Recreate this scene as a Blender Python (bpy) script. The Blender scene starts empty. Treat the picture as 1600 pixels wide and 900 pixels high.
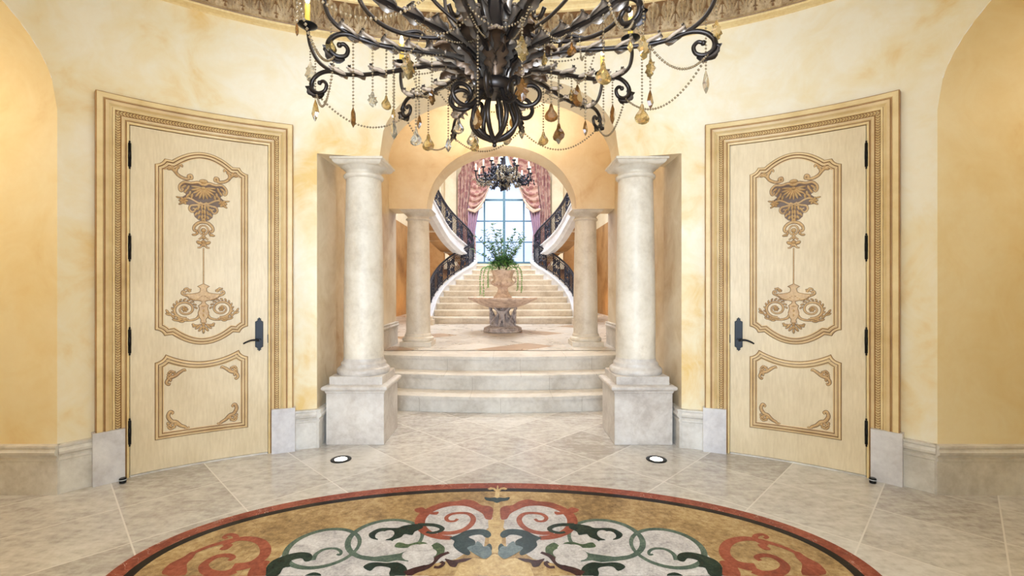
import bpy, math, random
from mathutils import Vector, Matrix, Quaternion
PI = math.pi
sin, cos, sqrt = math.sin, math.cos, math.sqrt
random.seed(7)
SC = bpy.context.scene
COL = SC.collection

# ------------------------------------------------------------------ helpers
def V(*a): return Vector(a)

class MB:
    """collects shapes; build() links them as ONE mesh object"""
    def __init__(s):
        s.v = []; s.f = []; s.m = []; s.s = []
    def add(s, vs, fs, m=0, smooth=False):
        o = len(s.v)
        s.v += [tuple(p) for p in vs]
        for f in fs:
            s.f.append([i + o for i in f]); s.m.append(m); s.s.append(smooth)
        return s
    def box(s, x0, x1, y0, y1, z0, z1, m=0):
        vs = [(x0,y0,z0),(x1,y0,z0),(x1,y1,z0),(x0,y1,z0),(x0,y0,z1),(x1,y0,z1),(x1,y1,z1),(x0,y1,z1)]
        return s.add(vs, [(0,3,2,1),(4,5,6,7),(0,1,5,4),(1,2,6,5),(2,3,7,6),(3,0,4,7)], m)
    def quad(s, a, b, c, d, m=0): return s.add([a,b,c,d], [(0,1,2,3)], m)
    def grid(s, rows, m=0, smooth=True, closed_u=False, closed_v=False, mfun=None):
        nr, nc = len(rows), len(rows[0])
        vs = [p for r in rows for p in r]
        o = len(s.v); s.v += [tuple(p) for p in vs]
        for i in range(nr if closed_v else nr-1):
            i2 = (i+1) % nr
            for j in range(nc if closed_u else nc-1):
                j2 = (j+1) % nc
                s.f.append([o+i*nc+j, o+i*nc+j2, o+i2*nc+j2, o+i2*nc+j])
                s.m.append(mfun(i,j) if mfun else m); s.s.append(smooth)
        return s
    def lathe(s, prof, cx=0, cy=0, n=32, m=0, smooth=True, rfun=None, cap=True):
        rows = []
        for (r, z) in prof:
            rows.append([(cx + (r if rfun is None else rfun(r,z,2*PI*k/n))*cos(2*PI*k/n), cy + (r if rfun is None else rfun(r,z,2*PI*k/n))*sin(2*PI*k/n), z) for k in range(n)])
        s.grid(rows, m, smooth, closed_u=True)
        if cap:
            s.add(rows[0], [list(range(n))[::-1]], m); s.add(rows[-1], [list(range(n))], m)
        return s
    def sqloft(s, cx, cy, prof, m=0, hy=None):
        rows = []
        for (h, z) in prof:
            k = h if hy is None else h + hy
            rows.append([(cx-h,cy-k,z),(cx+h,cy-k,z),(cx+h,cy+k,z),(cx-h,cy+k,z)])
        s.grid(rows, m, False, closed_u=True)
        s.add(rows[0], [(3,2,1,0)], m); s.add(rows[-1], [(0,1,2,3)], m)
        return s
    def tube(s, pts, r, n=8, m=0, smooth=True, flat=1.0, cap=True, closed=False):
        pts = [Vector(p) for p in pts]; N = len(pts)
        rr = r if callable(r) else (lambda t: r)
        up = None; rows = []
        for i, p in enumerate(pts):
            if closed: d = pts[(i+1) % N] - pts[i-1]
            else: d = pts[min(i+1, N-1)] - pts[max(i-1, 0)]
            if d.length < 1e-9: d = Vector((0,0,1))
            d.normalize()
            if up is None:
                up = Vector((0,0,1)) if abs(d.z) < .9 else Vector((1,0,0))
            up = (up - d*up.dot(d))
            if up.length < 1e-6: up = d.orthogonal()
            up.normalize(); sd = d.cross(up)
            R = rr(i/max(1,N-1))
            rows.append([p + (up*cos(2*PI*k/n) + sd*sin(2*PI*k/n)*flat)*R for k in range(n)])
        s.grid(rows, m, smooth, closed_u=True, closed_v=closed)
        if cap and not closed:
            s.add(rows[0], [list(range(n))[::-1]], m); s.add(rows[-1], [list(range(n))], m)
        return s
    def ball(s, c, r, n=8, m=0, sc=(1,1,1), smooth=True):
        c = Vector(c); rows = []
        for i in range(n//2+1):
            a = PI*i/(n//2)
            rows.append([c + Vector((sc[0]*r*sin(a)*cos(2*PI*k/n), sc[1]*r*sin(a)*sin(2*PI*k/n), -sc[2]*r*cos(a))) for k in range(n)])
        return s.grid(rows, m, smooth, closed_u=True)
    def octa(s, c, r, m=0, st=1.0):
        x, y, z = c
        return s.add([(x+r,y,z),(x,y+r,z),(x-r,y,z),(x,y-r,z),(x,y,z+r*st),(x,y,z-r*st)],
                     [(0,1,4),(1,2,4),(2,3,4),(3,0,4),(1,0,5),(2,1,5),(3,2,5),(0,3,5)], m, True)
    def poly(s, pts, z, m=0):
        return s.add([(p[0],p[1],z) for p in pts], [list(range(len(pts)))], m)
    def prism(s, pts, z0, z1, m=0, mt=None):
        n = len(pts)
        vs = [(p[0],p[1],z0) for p in pts] + [(p[0],p[1],z1) for p in pts]
        s.add(vs, [(i,(i+1)%n,n+(i+1)%n,n+i) for i in range(n)], m)
        s.add(vs[n:], [list(range(n))], m if mt is None else mt)
        return s.add(vs[:n], [list(range(n))[::-1]], m)
    def mapped(s, fn):
        s.v = [tuple(fn(*p)) for p in s.v]; return s
    def build(s, name, mats, parent=None, mirror=False, kind=None, loc=None):
        vs, fs = s.v, s.f
        if mirror:
            vs = [(-p[0], p[1], p[2]) for p in vs]; fs = [f[::-1] for f in fs]
        base = Vector((0,0,0)); q = parent
        while q is not None: base = base + q.location; q = q.parent
        if loc is not None: base = Vector(loc)
        me = bpy.data.meshes.new(name)
        me.from_pydata([(p[0]-base.x, p[1]-base.y, p[2]-base.z) for p in vs], [], fs)
        if not isinstance(mats, (list, tuple)): mats = [mats]
        for mt in mats: me.materials.append(mt)
        me.polygons.foreach_set('material_index', s.m)
        me.polygons.foreach_set('use_smooth', s.s)
        me.update()
        o = bpy.data.objects.new(name, me); COL.objects.link(o)
        if parent is not None: o.parent = parent
        elif loc is not None: o.location = base
        if kind: o['kind'] = kind
        return o

def tag(o, label=None, cat=None, group=None, kind=None):
    if label: o['label'] = label
    if cat: o['category'] = cat
    if group: o['group'] = group
    if kind: o['kind'] = kind
    return o

def thing(name, loc, label, cat, group=None, kind=None):
    o = bpy.data.objects.new(name, None); COL.objects.link(o)
    o.location = loc; o.empty_display_size = .1
    return tag(o, label, cat, group, kind)

def struct(mb, name, mats, label, cat, mirror=False):
    return tag(mb.build(name, mats, None, mirror), label, cat, None, 'structure')

def smooth_path(pts, n):
    """Catmull-Rom through pts, n samples"""
    P = [Vector(p) for p in pts]
    P = [P[0]*2-P[1]] + P + [P[-1]*2-P[-2]]
    out = []; K = len(P)-3
    for i in range(n):
        t = i/(n-1)*K; k = min(int(t), K-1); f = t-k
        a, b, c, d = P[k], P[k+1], P[k+2], P[k+3]
        out.append(.5*((2*b) + (c-a)*f + (2*a-5*b+4*c-d)*f*f + (3*b-a-3*c+d)*f**3))
    return out

# ------------------------------------------------------------------ materials
def nodes_of(name):
    m = bpy.data.materials.new(name); m.use_nodes = True
    nt = m.node_tree
    return m, nt, nt.nodes['Principled BSDF']

def lin(c):
    return tuple((x/12.92 if x <= .04045 else ((x+.055)/1.055)**2.4) for x in [y/255 for y in c]) + (1,)

def N(nt, typ, **kw):
    n = nt.nodes.new(typ)
    for k, v in kw.items():
        if k in n.inputs: n.inputs[k].default_value = v
        else: setattr(n, k, v)
    return n

def ramp(nt, fac, stops):
    r = nt.nodes.new('ShaderNodeValToRGB')
    el = r.color_ramp.elements
    while len(el) > 1: el.remove(el[-1])
    el[0].position = stops[0][0]; el[0].color = stops[0][1]
    for p, c in stops[1:]:
        e = el.new(p); e.color = c
    nt.links.new(fac, r.inputs[0]); return r.outputs[0]

def mix(nt, fac, a, b, typ='MIX'):
    n = nt.nodes.new('ShaderNodeMix'); n.data_type = 'RGBA'; n.blend_type = typ
    for s_, v in ((n.inputs[0], fac), (n.inputs[6], a), (n.inputs[7], b)):
        if hasattr(v, 'links') or isinstance(v, bpy.types.NodeSocket): nt.links.new(v, s_)
        else: s_.default_value = v
    return n.outputs[2]

def mth(nt, op, a, b=None, c=None):
    n = nt.nodes.new('ShaderNodeMath'); n.operation = op
    for i, v in enumerate((a, b, c)):
        if v is None: continue
        if isinstance(v, bpy.types.NodeSocket): nt.links.new(v, n.inputs[i])
        else: n.inputs[i].default_value = v
    return n.outputs[0]

def pos(nt, scale=(1,1,1)):
    g = nt.nodes.new('ShaderNodeNewGeometry')
    mp = nt.nodes.new('ShaderNodeMapping'); mp.inputs['Scale'].default_value = scale
    nt.links.new(g.outputs['Position'], mp.inputs['Vector']); return mp.outputs[0]

def noise(nt, vec, scale, detail=4, rough=.55, dist=0):
    n = N(nt, 'ShaderNodeTexNoise', Scale=scale, Detail=detail, Roughness=rough, Distortion=dist)
    nt.links.new(vec, n.inputs['Vector']); return n.outputs['Fac']

def bump(nt, b, h, strength, dist=.01):
    n = N(nt, 'ShaderNodeBump', Strength=strength, Distance=dist)
    nt.links.new(h, n.inputs['Height']); nt.links.new(n.outputs[0], b.inputs['Normal'])

def plain(name, c, rough=.5, metal=0, spec=None, emit=None, es=0, coat=0):
    m, nt, b = nodes_of(name)
    n1 = noise(nt, pos(nt), 14, 3)
    c0 = lin(c); lo = tuple(x*.88 for x in c0[:3])+(1,); hi = tuple(min(1,x*1.1) for x in c0[:3])+(1,)
    nt.links.new(ramp(nt, n1, [(.3,lo),(.7,hi)]), b.inputs['Base Color'])
    b.inputs['Roughness'].default_value = rough; b.inputs['Metallic'].default_value = metal
    if spec is not None: b.inputs['Specular IOR Level'].default_value = spec
    if coat: b.inputs['Coat Weight'].default_value = coat
    if emit: b.inputs['Emission Color'].default_value = lin(emit); b.inputs['Emission Strength'].default_value = es
    return m

def plaster(name, pale, mid, deep, rough=.55, sc=1.0, th=(.40,.56,.70)):
    m, nt, b = nodes_of(name)
    p = pos(nt)
    n1 = noise(nt, p, .9*sc, 5, .55, .6); n2 = noise(nt, p, 3.1*sc, 6, .62, 1.2); n3 = noise(nt, p, 26, 3)
    f = mth(nt, 'ADD', mth(nt, 'MULTIPLY', n1, .68), mth(nt, 'MULTIPLY', n2, .32))
    c = ramp(nt, f, [(th[0],lin(pale)),(th[1],lin(mid)),(th[2],lin(deep))])
    c = mix(nt, mth(nt,'MULTIPLY',n3,.16), c, lin(deep), 'MIX')
    nt.links.new(c, b.inputs['Base Color']); b.inputs['Roughness'].default_value = rough
    b.inputs['Specular IOR Level'].default_value = .35
    bump(nt, b, n2, .12, .02); return m

def stone(name, a, c, d, rough=.45, sc=3.0, bs=.15, joint=None):
    m, nt, b = nodes_of(name)
    p = pos(nt)
    n1 = noise(nt, p, sc, 6, .6, .4); n2 = noise(nt, p, sc*7, 4, .6)
    f = mth(nt, 'ADD', mth(nt,'MULTIPLY',n1,.7), mth(nt,'MULTIPLY',n2,.3))
    col = ramp(nt, f, [(.36,lin(d)),(.5,lin(c)),(.64,lin(a))])
    if joint:
        sp = nt.nodes.new('ShaderNodeSeparateXYZ'); nt.links.new(p, sp.inputs[0])
        sh = mth(nt,'MULTIPLY',mth(nt,'FLOOR',mth(nt,'MULTIPLY',mth(nt,'ADD',sp.outputs[2],.01),5.8)),.37)
        g = mth(nt,'PINGPONG',mth(nt,'ADD',mth(nt,'DIVIDE',sp.outputs[0],joint),sh),.5)
        col = mix(nt, mth(nt,'MULTIPLY',mth(nt,'LESS_THAN',g,.0022/joint),.7), col, lin((140,130,118)))
    nt.links.new(col, b.inputs['Base Color'])
    b.inputs['Roughness'].default_value = rough
    bump(nt, b, n2, bs, .01); return m

def tiles(name, size, off, cols, grout, rough=.28, gw=.004, diamond=None):
    """45 degree stone tiles; position in metres"""
    m, nt, b = nodes_of(name)
    p = pos(nt)
    sp = nt.nodes.new('ShaderNodeSeparateXYZ'); nt.links.new(p, sp.inputs[0])
    X, Y = sp.outputs[0], sp.outputs[1]
    k = 1/(size*sqrt(2))
    yy = mth(nt,'SUBTRACT',Y,off)
    u = mth(nt,'MULTIPLY',mth(nt,'ADD',yy,X),k); v = mth(nt,'MULTIPLY',mth(nt,'SUBTRACT',yy,X),k)
    fu, fv = mth(nt,'FLOOR',u), mth(nt,'FLOOR',v)
    cb = nt.nodes.new('ShaderNodeCombineXYZ'); nt.links.new(fu, cb.inputs[0]); nt.links.new(fv, cb.inputs[1])
    wn = nt.nodes.new('ShaderNodeTexWhiteNoise'); wn.noise_dimensions = '2D'; nt.links.new(cb.outputs[0], wn.inputs['Vector'])
    # per tile shifted travertine noise
    ad = nt.nodes.new('ShaderNodeVectorMath'); ad.operation = 'MULTIPLY_ADD'
    nt.links.new(wn.outputs['Color'], ad.inputs[0]); ad.inputs[1].default_value = (9,9,9); nt.links.new(p, ad.inputs[2])
    n1 = noise(nt, ad.outputs[0], 2.2, 6, .62, .8); n2 = noise(nt, ad.outputs[0], 22, 5, .65)
    mpv = nt.nodes.new('ShaderNodeMapping'); mpv.inputs['Scale'].default_value = (6,22,1); mpv.inputs['Rotation'].default_value = (0,0,.5)
    nt.links.new(ad.outputs[0], mpv.inputs[0]); n3 = noise(nt, mpv.outputs[0], 1.0, 5, .6, .4)
    f = mth(nt,'ADD',mth(nt,'MULTIPLY',n1,.30),mth(nt,'ADD',mth(nt,'MULTIPLY',n2,.36),mth(nt,'MULTIPLY',n3,.34)))
    f = mth(nt,'ADD',f,mth(nt,'MULTIPLY',mth(nt,'SUBTRACT',wn.outputs['Value'],.5),.16))
    c = ramp(nt, f, [(.38,lin(cols[2])),(.5,lin(cols[1])),(.62,lin(cols[0]))])
    if diamond:
        w2 = mth(nt,'GREATER_THAN',wn.outputs['Value'],.90)
        c = mix(nt, mth(nt,'MULTIPLY',w2,.75), c, lin(diamond))
    gu = mth(nt,'PINGPONG',u,.5); gv = mth(nt,'PINGPONG',v,.5)
    g = mth(nt,'MINIMUM',gu,gv)
    gm = mth(nt,'LESS_THAN',g,gw/size)
    c = mix(nt, gm, c, lin(grout))
    nt.links.new(c, b.inputs['Base Color'])
    nt.links.new(mth(nt,'ADD',mth(nt,'MULTIPLY',n1,.16),rough-.06), b.inputs['Roughness'])
    h = mth(nt,'SUBTRACT',mth(nt,'MULTIPLY',n1,.35),mth(nt,'MULTIPLY',gm,1.0))
    bump(nt, b, h, .12, .01); return m

def marble(name, a, c, d, rough=.25, sc=5, veins=None):
    m, nt, b = nodes_of(name)
    p = pos(nt)
    n1 = noise(nt, p, sc, 7, .68, 1.0); n2 = noise(nt, p, sc*9, 5, .75)
    f = mth(nt,'ADD',mth(nt,'MULTIPLY',n1,.52),mth(nt,'MULTIPLY',n2,.48))
    col = ramp(nt, f, [(.36,lin(d)),(.5,lin(c)),(.63,lin(a))])
    if veins:
        n3 = noise(nt, p, sc*.8, 4, .5, 2.0)
        ed = mth(nt,'ABSOLUTE',mth(nt,'SUBTRACT',n3,.5))
        col = mix(nt, mth(nt,'MULTIPLY',mth(nt,'LESS_THAN',ed,.0018),.6), col, lin(veins))
    nt.links.new(col, b.inputs['Base Color']); b.inputs['Roughness'].default_value = rough; b.inputs['Specular IOR Level'].default_value = .10
    return m

def painted(name, a, d, rough=.4, sc=(40,40,3)):
    m, nt, b = nodes_of(name)
    n1 = noise(nt, pos(nt, sc), 1.0, 5, .6); n2 = noise(nt, pos(nt), 3.0, 4)
    f = mth(nt,'ADD',mth(nt,'MULTIPLY',n1,.5),mth(nt,'MULTIPLY',n2,.5))
    nt.links.new(ramp(nt, f, [(.36,lin(d)),(.62,lin(a))]), b.inputs['Base Color'])
    b.inputs['Roughness'].default_value = rough
    bump(nt, b, n1, .08, .01); return m

def glassy(name, c, trans=.85, rough=.04, ior=1.5):
    m, nt, b = nodes_of(name)
    n1 = noise(nt, pos(nt), 30, 2)
    c0 = lin(c); lo = tuple(x*.7 for x in c0[:3])+(1,)
    nt.links.new(ramp(nt, n1, [(.35,lo),(.65,c0)]), b.inputs['Base Color'])
    b.inputs['Roughness'].default_value = rough; b.inputs['IOR'].default_value = ior
    b.inputs['Transmission Weight'].default_value = trans
    return m

M = {}
M['wall'] = plaster('cream_plaster', (236,231,216), (231,219,188), (222,190,126), th=(.41,.52,.63))
M['niche'] = plaster('ochre_plaster', (236,224,190), (230,212,168), (216,182,124), th=(.42,.55,.70))
M['tan'] = plaster('tan_plaster', (236,222,194), (226,206,170), (200,162,112), rough=.38)
M['brown'] = plaster('brown_plaster', (186,146,98), (160,118,72), (128,90,54))  # ochre wall taken down to brown: hall shade put into the colour
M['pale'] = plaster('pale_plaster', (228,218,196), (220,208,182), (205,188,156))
M['jamb'] = plaster('grey_tan_plaster', (224,212,190), (204,186,156), (172,142,104), .42, 1.3)  # wall plaster greyed and browned, jamb shade painted into its colour
M['soffit'] = plaster('soffit_plaster', (236,224,198), (228,210,178), (210,184,142))
M['ceil'] = plaster('olive_ceiling_paint', (150,150,122), (128,130,104), (108,110,86))
M['floor'] = tiles('travertine_floor', .562, 4.5, [(206,203,199),(188,183,178),(160,154,148)], (214,210,205), rough=.17)
M['landing'] = tiles('polished_landing_floor', .562, 4.5, [(214,211,206),(198,193,186),(176,168,158)], (200,192,180), rough=.27, diamond=(150,112,72))
M['step'] = stone('step_limestone', (216,212,205), (202,197,189), (182,175,165), .35, joint=.92)
M['stair'] = stone('stair_limestone', (224,214,198), (210,198,180), (188,174,154), .35)
M['base'] = stone('baseboard_limestone', (218,215,210), (204,200,195), (184,179,172), .45, 4)
M['plinth'] = stone('lavender_limestone', (216,214,216), (202,200,204), (184,180,184), .45, 4)
M['col'] = stone('column_limestone', (222,216,205), (212,205,192), (196,187,173), .45, 4)
M['ped'] = stone('pedestal_limestone', (212,208,204), (198,192,187), (176,168,162), .4, 4)
M['urn'] = stone('weathered_terracotta_stone', (236,220,208), (216,196,182), (174,150,136), .7, 9, .4)
M['grey'] = stone('weathered_grey_stone', (212,206,206), (178,172,174), (120,114,118), .7, 12, .4)
M['door'] = painted('antiqued_cream_paint', (221,205,175), (204,186,153), sc=(70,70,10))
M['glazedark'] = painted('dark_carving_glaze', (104,74,46), (80,54,32), sc=(8,8,8))
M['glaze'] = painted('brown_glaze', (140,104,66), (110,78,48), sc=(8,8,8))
M['mould'] = painted('moulding_gold_cream', (216,192,150), (198,168,122), sc=(8,8,8))
M['casing'] = painted('casing_gold_cream', (224,203,156), (206,178,124), sc=(8,8,8))
M['carve'] = painted('carving_tan', (208,176,128), (172,136,92), sc=(60,60,60))
M['black'] = plain('blackened_iron', (26,27,30), .35, .7)
M['bronze'] = plain('dark_bronze', (58,52,50), .33, .75)
M['bronzeleaf'] = plain('silvered_bronze_leaf', (142,130,120), .33, .6)  # paler than the bronze: silvery highlights put into the leaf colour
M['iron'] = plain('wrought_iron', (40,44,60), .35, .5)
M['candle'] = plain('yellow_wax_sleeve', (232,196,84), .5)
M['whitecandle'] = plain('ivory_wax_sleeve', (236,222,196), .5)
M['bulb'] = plain('lit_bulb', (255,214,150), .4, emit=(255,206,130), es=18)
M['crystal'] = glassy('amber_crystal', (222,186,120), .8)
M['smoke'] = glassy('smoked_crystal', (150,104,56), .65)
M['clear'] = glassy('clear_crystal', (232,224,206), .85)
M['bead'] = glassy('crystal_beads', (176,152,118), .45, .08)
M['cornice'] = stone('carved_cornice', (206,184,150), (176,152,116), (132,106,76), .6, 10, .3)
M['cream'] = painted('cornice_cream', (240,220,170), (222,194,138))
M['red'] = marble('red_marble', (158,92,72), (136,70,54), (104,50,42), veins=(224,196,176))
M['redinlay'] = marble('rust_red_inlay', (160,92,70), (138,72,54), (110,54,42))
M['blackm'] = marble('black_marble', (50,38,32), (24,18,17), (12,10,10))
M['gold'] = marble('gold_marble', (192,168,124), (158,130,90), (108,86,60), sc=2.6, veins=(110,84,60))
M['goldpale'] = marble('pale_gold_marble', (206,184,142), (184,158,112), (154,126,88), sc=5)
M['white'] = marble('grey_white_marble', (210,208,208), (184,180,180), (142,138,140), sc=7)
M['greeninlay'] = marble('dark_green_inlay', (46,62,52), (28,44,38), (16,28,26), sc=8)
M['greenpale'] = marble('sage_green_inlay', (104,118,104), (78,94,84), (54,70,64), sc=8)
M['blueinlay'] = marble('slate_blue_inlay', (86,104,118), (62,82,96), (46,62,76), sc=8)
M['maroon'] = marble('maroon_inlay', (76,44,44), (54,30,32), (36,20,22), sc=8)
M['uplight'] = plain('uplight_lens', (255,250,235), .3, emit=(255,246,225), es=14)
M['steel'] = plain('dark_steel_ring', (40,40,42), .35, .8)
M['trimw'] = painted('cool_white_paint', (218,220,226), (200,202,210), sc=(8,8,8))
M['tread'] = stone('pale_tread_limestone', (238,232,220), (228,220,206), (212,202,186), .3)  # paler than the risers: window light on the treads painted in
M['frameglaze'] = painted('frame_glaze', (168,130,84), (140,104,64), sc=(8,8,8))
M['hubleaf'] = plain('brown_bronze_leaf', (104,84,68), .36, .6)
M['paletrim'] = painted('pale_pilaster_paint', (232,224,204), (220,210,186), sc=(8,8,8))
M['mullion'] = plain('dark_window_frame', (84,126,152), .4, .1)
def leafmat(name, c, c2):
    m, nt, b = nodes_of(name)
    col = ramp(nt, noise(nt, pos(nt), 18, 3), [(.35,lin(c2)),(.65,lin(c))])
    nt.links.new(col, b.inputs['Base Color']); b.inputs['Roughness'].default_value = .5
    tr = nt.nodes.new('ShaderNodeBsdfTranslucent'); nt.links.new(col, tr.inputs[0])
    mx = nt.nodes.new('ShaderNodeMixShader'); mx.inputs[0].default_value = .4
    nt.links.new(b.outputs[0], mx.inputs[1]); nt.links.new(tr.outputs[0], mx.inputs[2])
    nt.links.new(mx.outputs[0], nt.nodes['Material Output'].inputs[0]); return m
M['leaf'] = leafmat('fresh_green_leaf', (150,206,120), (104,168,88))
M['leafdark'] = leafmat('dark_green_leaf', (104,142,104), (72,106,80))
M['twig'] = plain('brown_twig', (80,70,56), .7)
M['fringe'] = plain('pale_trim_fabric', (214,196,184), .8)
M['lining'] = plain('lilac_lining_fabric', (176,150,176), .7)

def damask(name):
    m, nt, b = nodes_of(name)
    p = pos(nt)
    vo = N(nt, 'ShaderNodeTexVoronoi', Scale=6.5); nt.links.new(p, vo.inputs['Vector'])
    n2 = noise(nt, p, 9, 5, .65, 1.5)
    f = mth(nt,'ADD',mth(nt,'MULTIPLY',vo.outputs['Distance'],.8),mth(nt,'MULTIPLY',n2,.6))
    nt.links.new(ramp(nt, f, [(.35,lin((160,104,106))),(.5,lin((176,126,126))),(.62,lin((146,94,100))),(.75,lin((198,166,158)))]), b.inputs['Base Color'])
    b.inputs['Roughness'].default_value = .6; b.inputs['Sheen Weight'].default_value = .3
    return m
M['damask'] = damask('rose_damask_fabric')

def pane():
    m, nt, b = nodes_of('window_glass')
    out = nt.nodes['Material Output']
    t = nt.nodes.new('ShaderNodeBsdfTransparent'); t.inputs[0].default_value = (.95,.97,1,1)
    g = nt.nodes.new('ShaderNodeBsdfGlossy'); g.inputs['Roughness'].default_value = .02
    lw = nt.nodes.new('ShaderNodeFresnel'); lw.inputs[0].default_value = 1.45
    mx = nt.nodes.new('ShaderNodeMixShader')
    nt.links.new(lw.outputs[0], mx.inputs[0]); nt.links.new(t.outputs[0], mx.inputs[1]); nt.links.new(g.outputs[0], mx.inputs[2])
    nt.links.new(mx.outputs[0], out.inputs[0]); nt.nodes.remove(b); return m
M['pane'] = pane()

# ------------------------------------------------------------------ the oval room
EA, EB, EY = 3.259, 1.979, 2.321          # half axes and centre of the oval
def E(t, w=0.0, z=0.0):
    """point on the oval wall, t = 0 at the portal, w metres into the room"""
    x, y = EA*sin(t), EB*cos(t)
    nx, ny = x/EA**2, y/EB**2; l = sqrt(nx*nx+ny*ny)
    return Vector((x - w*nx/l, EY + y - w*ny/l, z))
def tx(x): return math.asin(x/EA)
TAB = [(0.0, 0.0)]
for _i in range(1, 4001):
    _t = _i*PI/4000; TAB.append((_t, TAB[-1][1] + (E(_t)-E(_t-PI/4000)).length))
def s_of_t(t):
    k = min(3999, int(abs(t)/PI*4000)); f = abs(t)/PI*4000-k
    s_ = TAB[k][1] + f*(TAB[k+1][1]-TAB[k][1]); return s_ if t >= 0 else -s_
def t_of_s(s_):
    a = abs(s_); lo, hi = 0, 4000
    while hi-lo > 1:
        m_ = (lo+hi)//2
        if TAB[m_][1] <= a: lo = m_
        else: hi = m_
    t = TAB[lo][0] + (a-TAB[lo][1])/(TAB[hi][1]-TAB[lo][1])*(PI/4000)
    return t if s_ >= 0 else -t
SD = s_of_t(tx(-2.36))                     # arc position of the door centre, left side
def DM(u, v, w):                           # door coordinates: u along wall, v up, w out of the wall
    return E(t_of_s(SD+u), w, v)
HW = .457; DH = 2.59; CW = .19             # door half width, height, casing width
CAMH = 1.387
def floor_at(px, py):                      # measured photo point -> floor position
    d = 720*CAMH/(py-451.0); return ((px-790)*d/720+.056, d)
# ------------------------------------------------------------------ setting: shell
SOF = 2.575; JX = 1.60; AX = 1.09; LZ = .53; PX = 1.66; Y1 = 4.5; Y2 = 6.77; Y3 = 7.22; PCEIL = 4.0
SA, SSP, SRI = .80, 2.60, .88                # side arch half width, spring, rise
HXW, HY2, HZ = 3.3, 17.0, 7.2                # stair hall
def arch_z(x, a, spring, rise, n=2.0):
    u = min(1.0, abs(x)/a); return spring + rise*(1-u**n)**(1/n)
tJ, tA = tx(JX), tx(AX)
tS0 = math.acos(SA/EB); tS1 = PI-tS0
BX = 1.15; tB = PI-math.asin(BX/EA)          # entry opening behind the camera
def zb(t):
    t = abs(t)
    if t < tA: return arch_z(EA*sin(t), AX, SOF, .80, 2.3)
    if t < tJ: return SOF
    if tS0 < t < tS1: return arch_z(EB*cos(t), SA, SSP, SRI)
    if t > tB: return arch_z(EA*sin(t), BX, 2.5, .75)
    return 0.0
WTOP = 3.66
def wall_strip(t0, t1, n):
    mb = MB(); brk = sorted(set([t0, t1] + [b for b in (-tB,-tS1,-tS0,-tJ,-tA,tA,tJ,tS0,tS1,tB) if t0 < b < t1]))
    for a, b in zip(brk[:-1], brk[1:]):
        k = max(4, int(n*(b-a)/(t1-t0))); lo, hi = [], []
        for i in range(k+1):
            t = a+(b-a)*i/k; ti = min(max(t, a+1e-6), b-1e-6)
            lo.append(E(t,0,zb(ti))); hi.append(E(t,0,WTOP))
        mid = [[p.lerp(q, f) for p, q in zip(lo, hi)] for f in (0,.5,1)]
        mb.grid(mid, 0, True)
    return mb
tq = PI*.5
struct(wall_strip(-tJ, tJ, 96), 'wall_front', M['wall'], 'cream plaster wall with the wide arch above the limestone steps', 'wall')
struct(wall_strip(-tS1, -tJ, 120), 'wall_left', M['wall'], 'cream mottled plaster wall curving around the door on the left', 'wall')
struct(wall_strip(tJ, tS1, 120), 'wall_right', M['wall'], 'cream mottled plaster wall curving around the door on the right', 'wall')
mbk = wall_strip(tS1, PI, 80); m2 = wall_strip(tS1, PI, 80); m2.v = [(-p[0],p[1],p[2]) for p in m2.v]; m2.f = [f[::-1] for f in m2.f]
mbk.add(m2.v, m2.f, 0, True)
struct(mbk, 'wall_back', M['wall'], 'cream plaster wall around the entry behind the oval medallion', 'wall')

# portal jambs, soffits and arch reveal (rotunda face -> flat back face)
def opening_pts(jx, ax, sof, rise, n=2.0, k=40, zfloor=0.0):
    pts = [(-jx, zfloor), (-jx, sof), (-ax, sof)]
    for i in range(1, k): 
        th = PI*i/k; x = -ax*cos(th); pts.append((x, arch_z(x, ax, sof, rise, n)))
    return pts + [(ax, sof), (jx, sof), (jx, zfloor)]
fr = opening_pts(JX, AX, SOF, .80, 2.3); bk = opening_pts(JX, AX, SOF, .66, 2.3)
mb = MB()
for i in range(len(fr)-1):
    def F(p): return (p[0], EY+EB*sqrt(1-(p[0]/EA)**2), p[1])
    mb.add([F(fr[i]), F(fr[i+1]), (bk[i+1][0],Y1,bk[i+1][1]), (bk[i][0],Y1,bk[i][1])], [(0,1,2,3)], 0, 2 < i < len(fr)-4)
# back face of that wall
for i in range(2, len(bk)-3):
    a, b = bk[i], bk[i+1]
    mb.quad((a[0],Y1,a[1]),(b[0],Y1,b[1]),(b[0],Y1,PCEIL),(a[0],Y1,PCEIL))
for s_ in (-1,1):
    mb.quad((s_*AX,Y1,SOF),(s_*PX,Y1,SOF),(s_*PX,Y1,PCEIL),(s_*AX,Y1,PCEIL))
    mb.quad((s_*JX,Y1,0),(s_*PX,Y1,0),(s_*PX,Y1,SOF),(s_*JX,Y1,SOF))
for i in (0, len(fr)-2): mb.m[i] = 1
struct(mb, 'trim_1', [M['soffit'], M['jamb']], 'pale plaster reveal and soffits of the wide front arch', 'arch reveal')
for s_, nm in ((-1,'left'),(1,'right')):
    mb = MB(); mb.quad((s_*PX,Y1,0),(s_*PX,Y3,0),(s_*PX,Y3,PCEIL),(s_*PX,Y1,PCEIL))
    struct(mb, 'wall_passage_'+nm, M['jamb'], 'tan plaster side wall of the passage behind the %s front column' % nm, 'wall')
mb = MB(); mb.quad((-PX,Y1-.3,PCEIL),(PX,Y1-.3,PCEIL),(PX,Y3,PCEIL),(-PX,Y3,PCEIL))
struct(mb, 'ceiling_passage', M['tan'], 'tan plaster ceiling between the two arches', 'ceiling')
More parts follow.
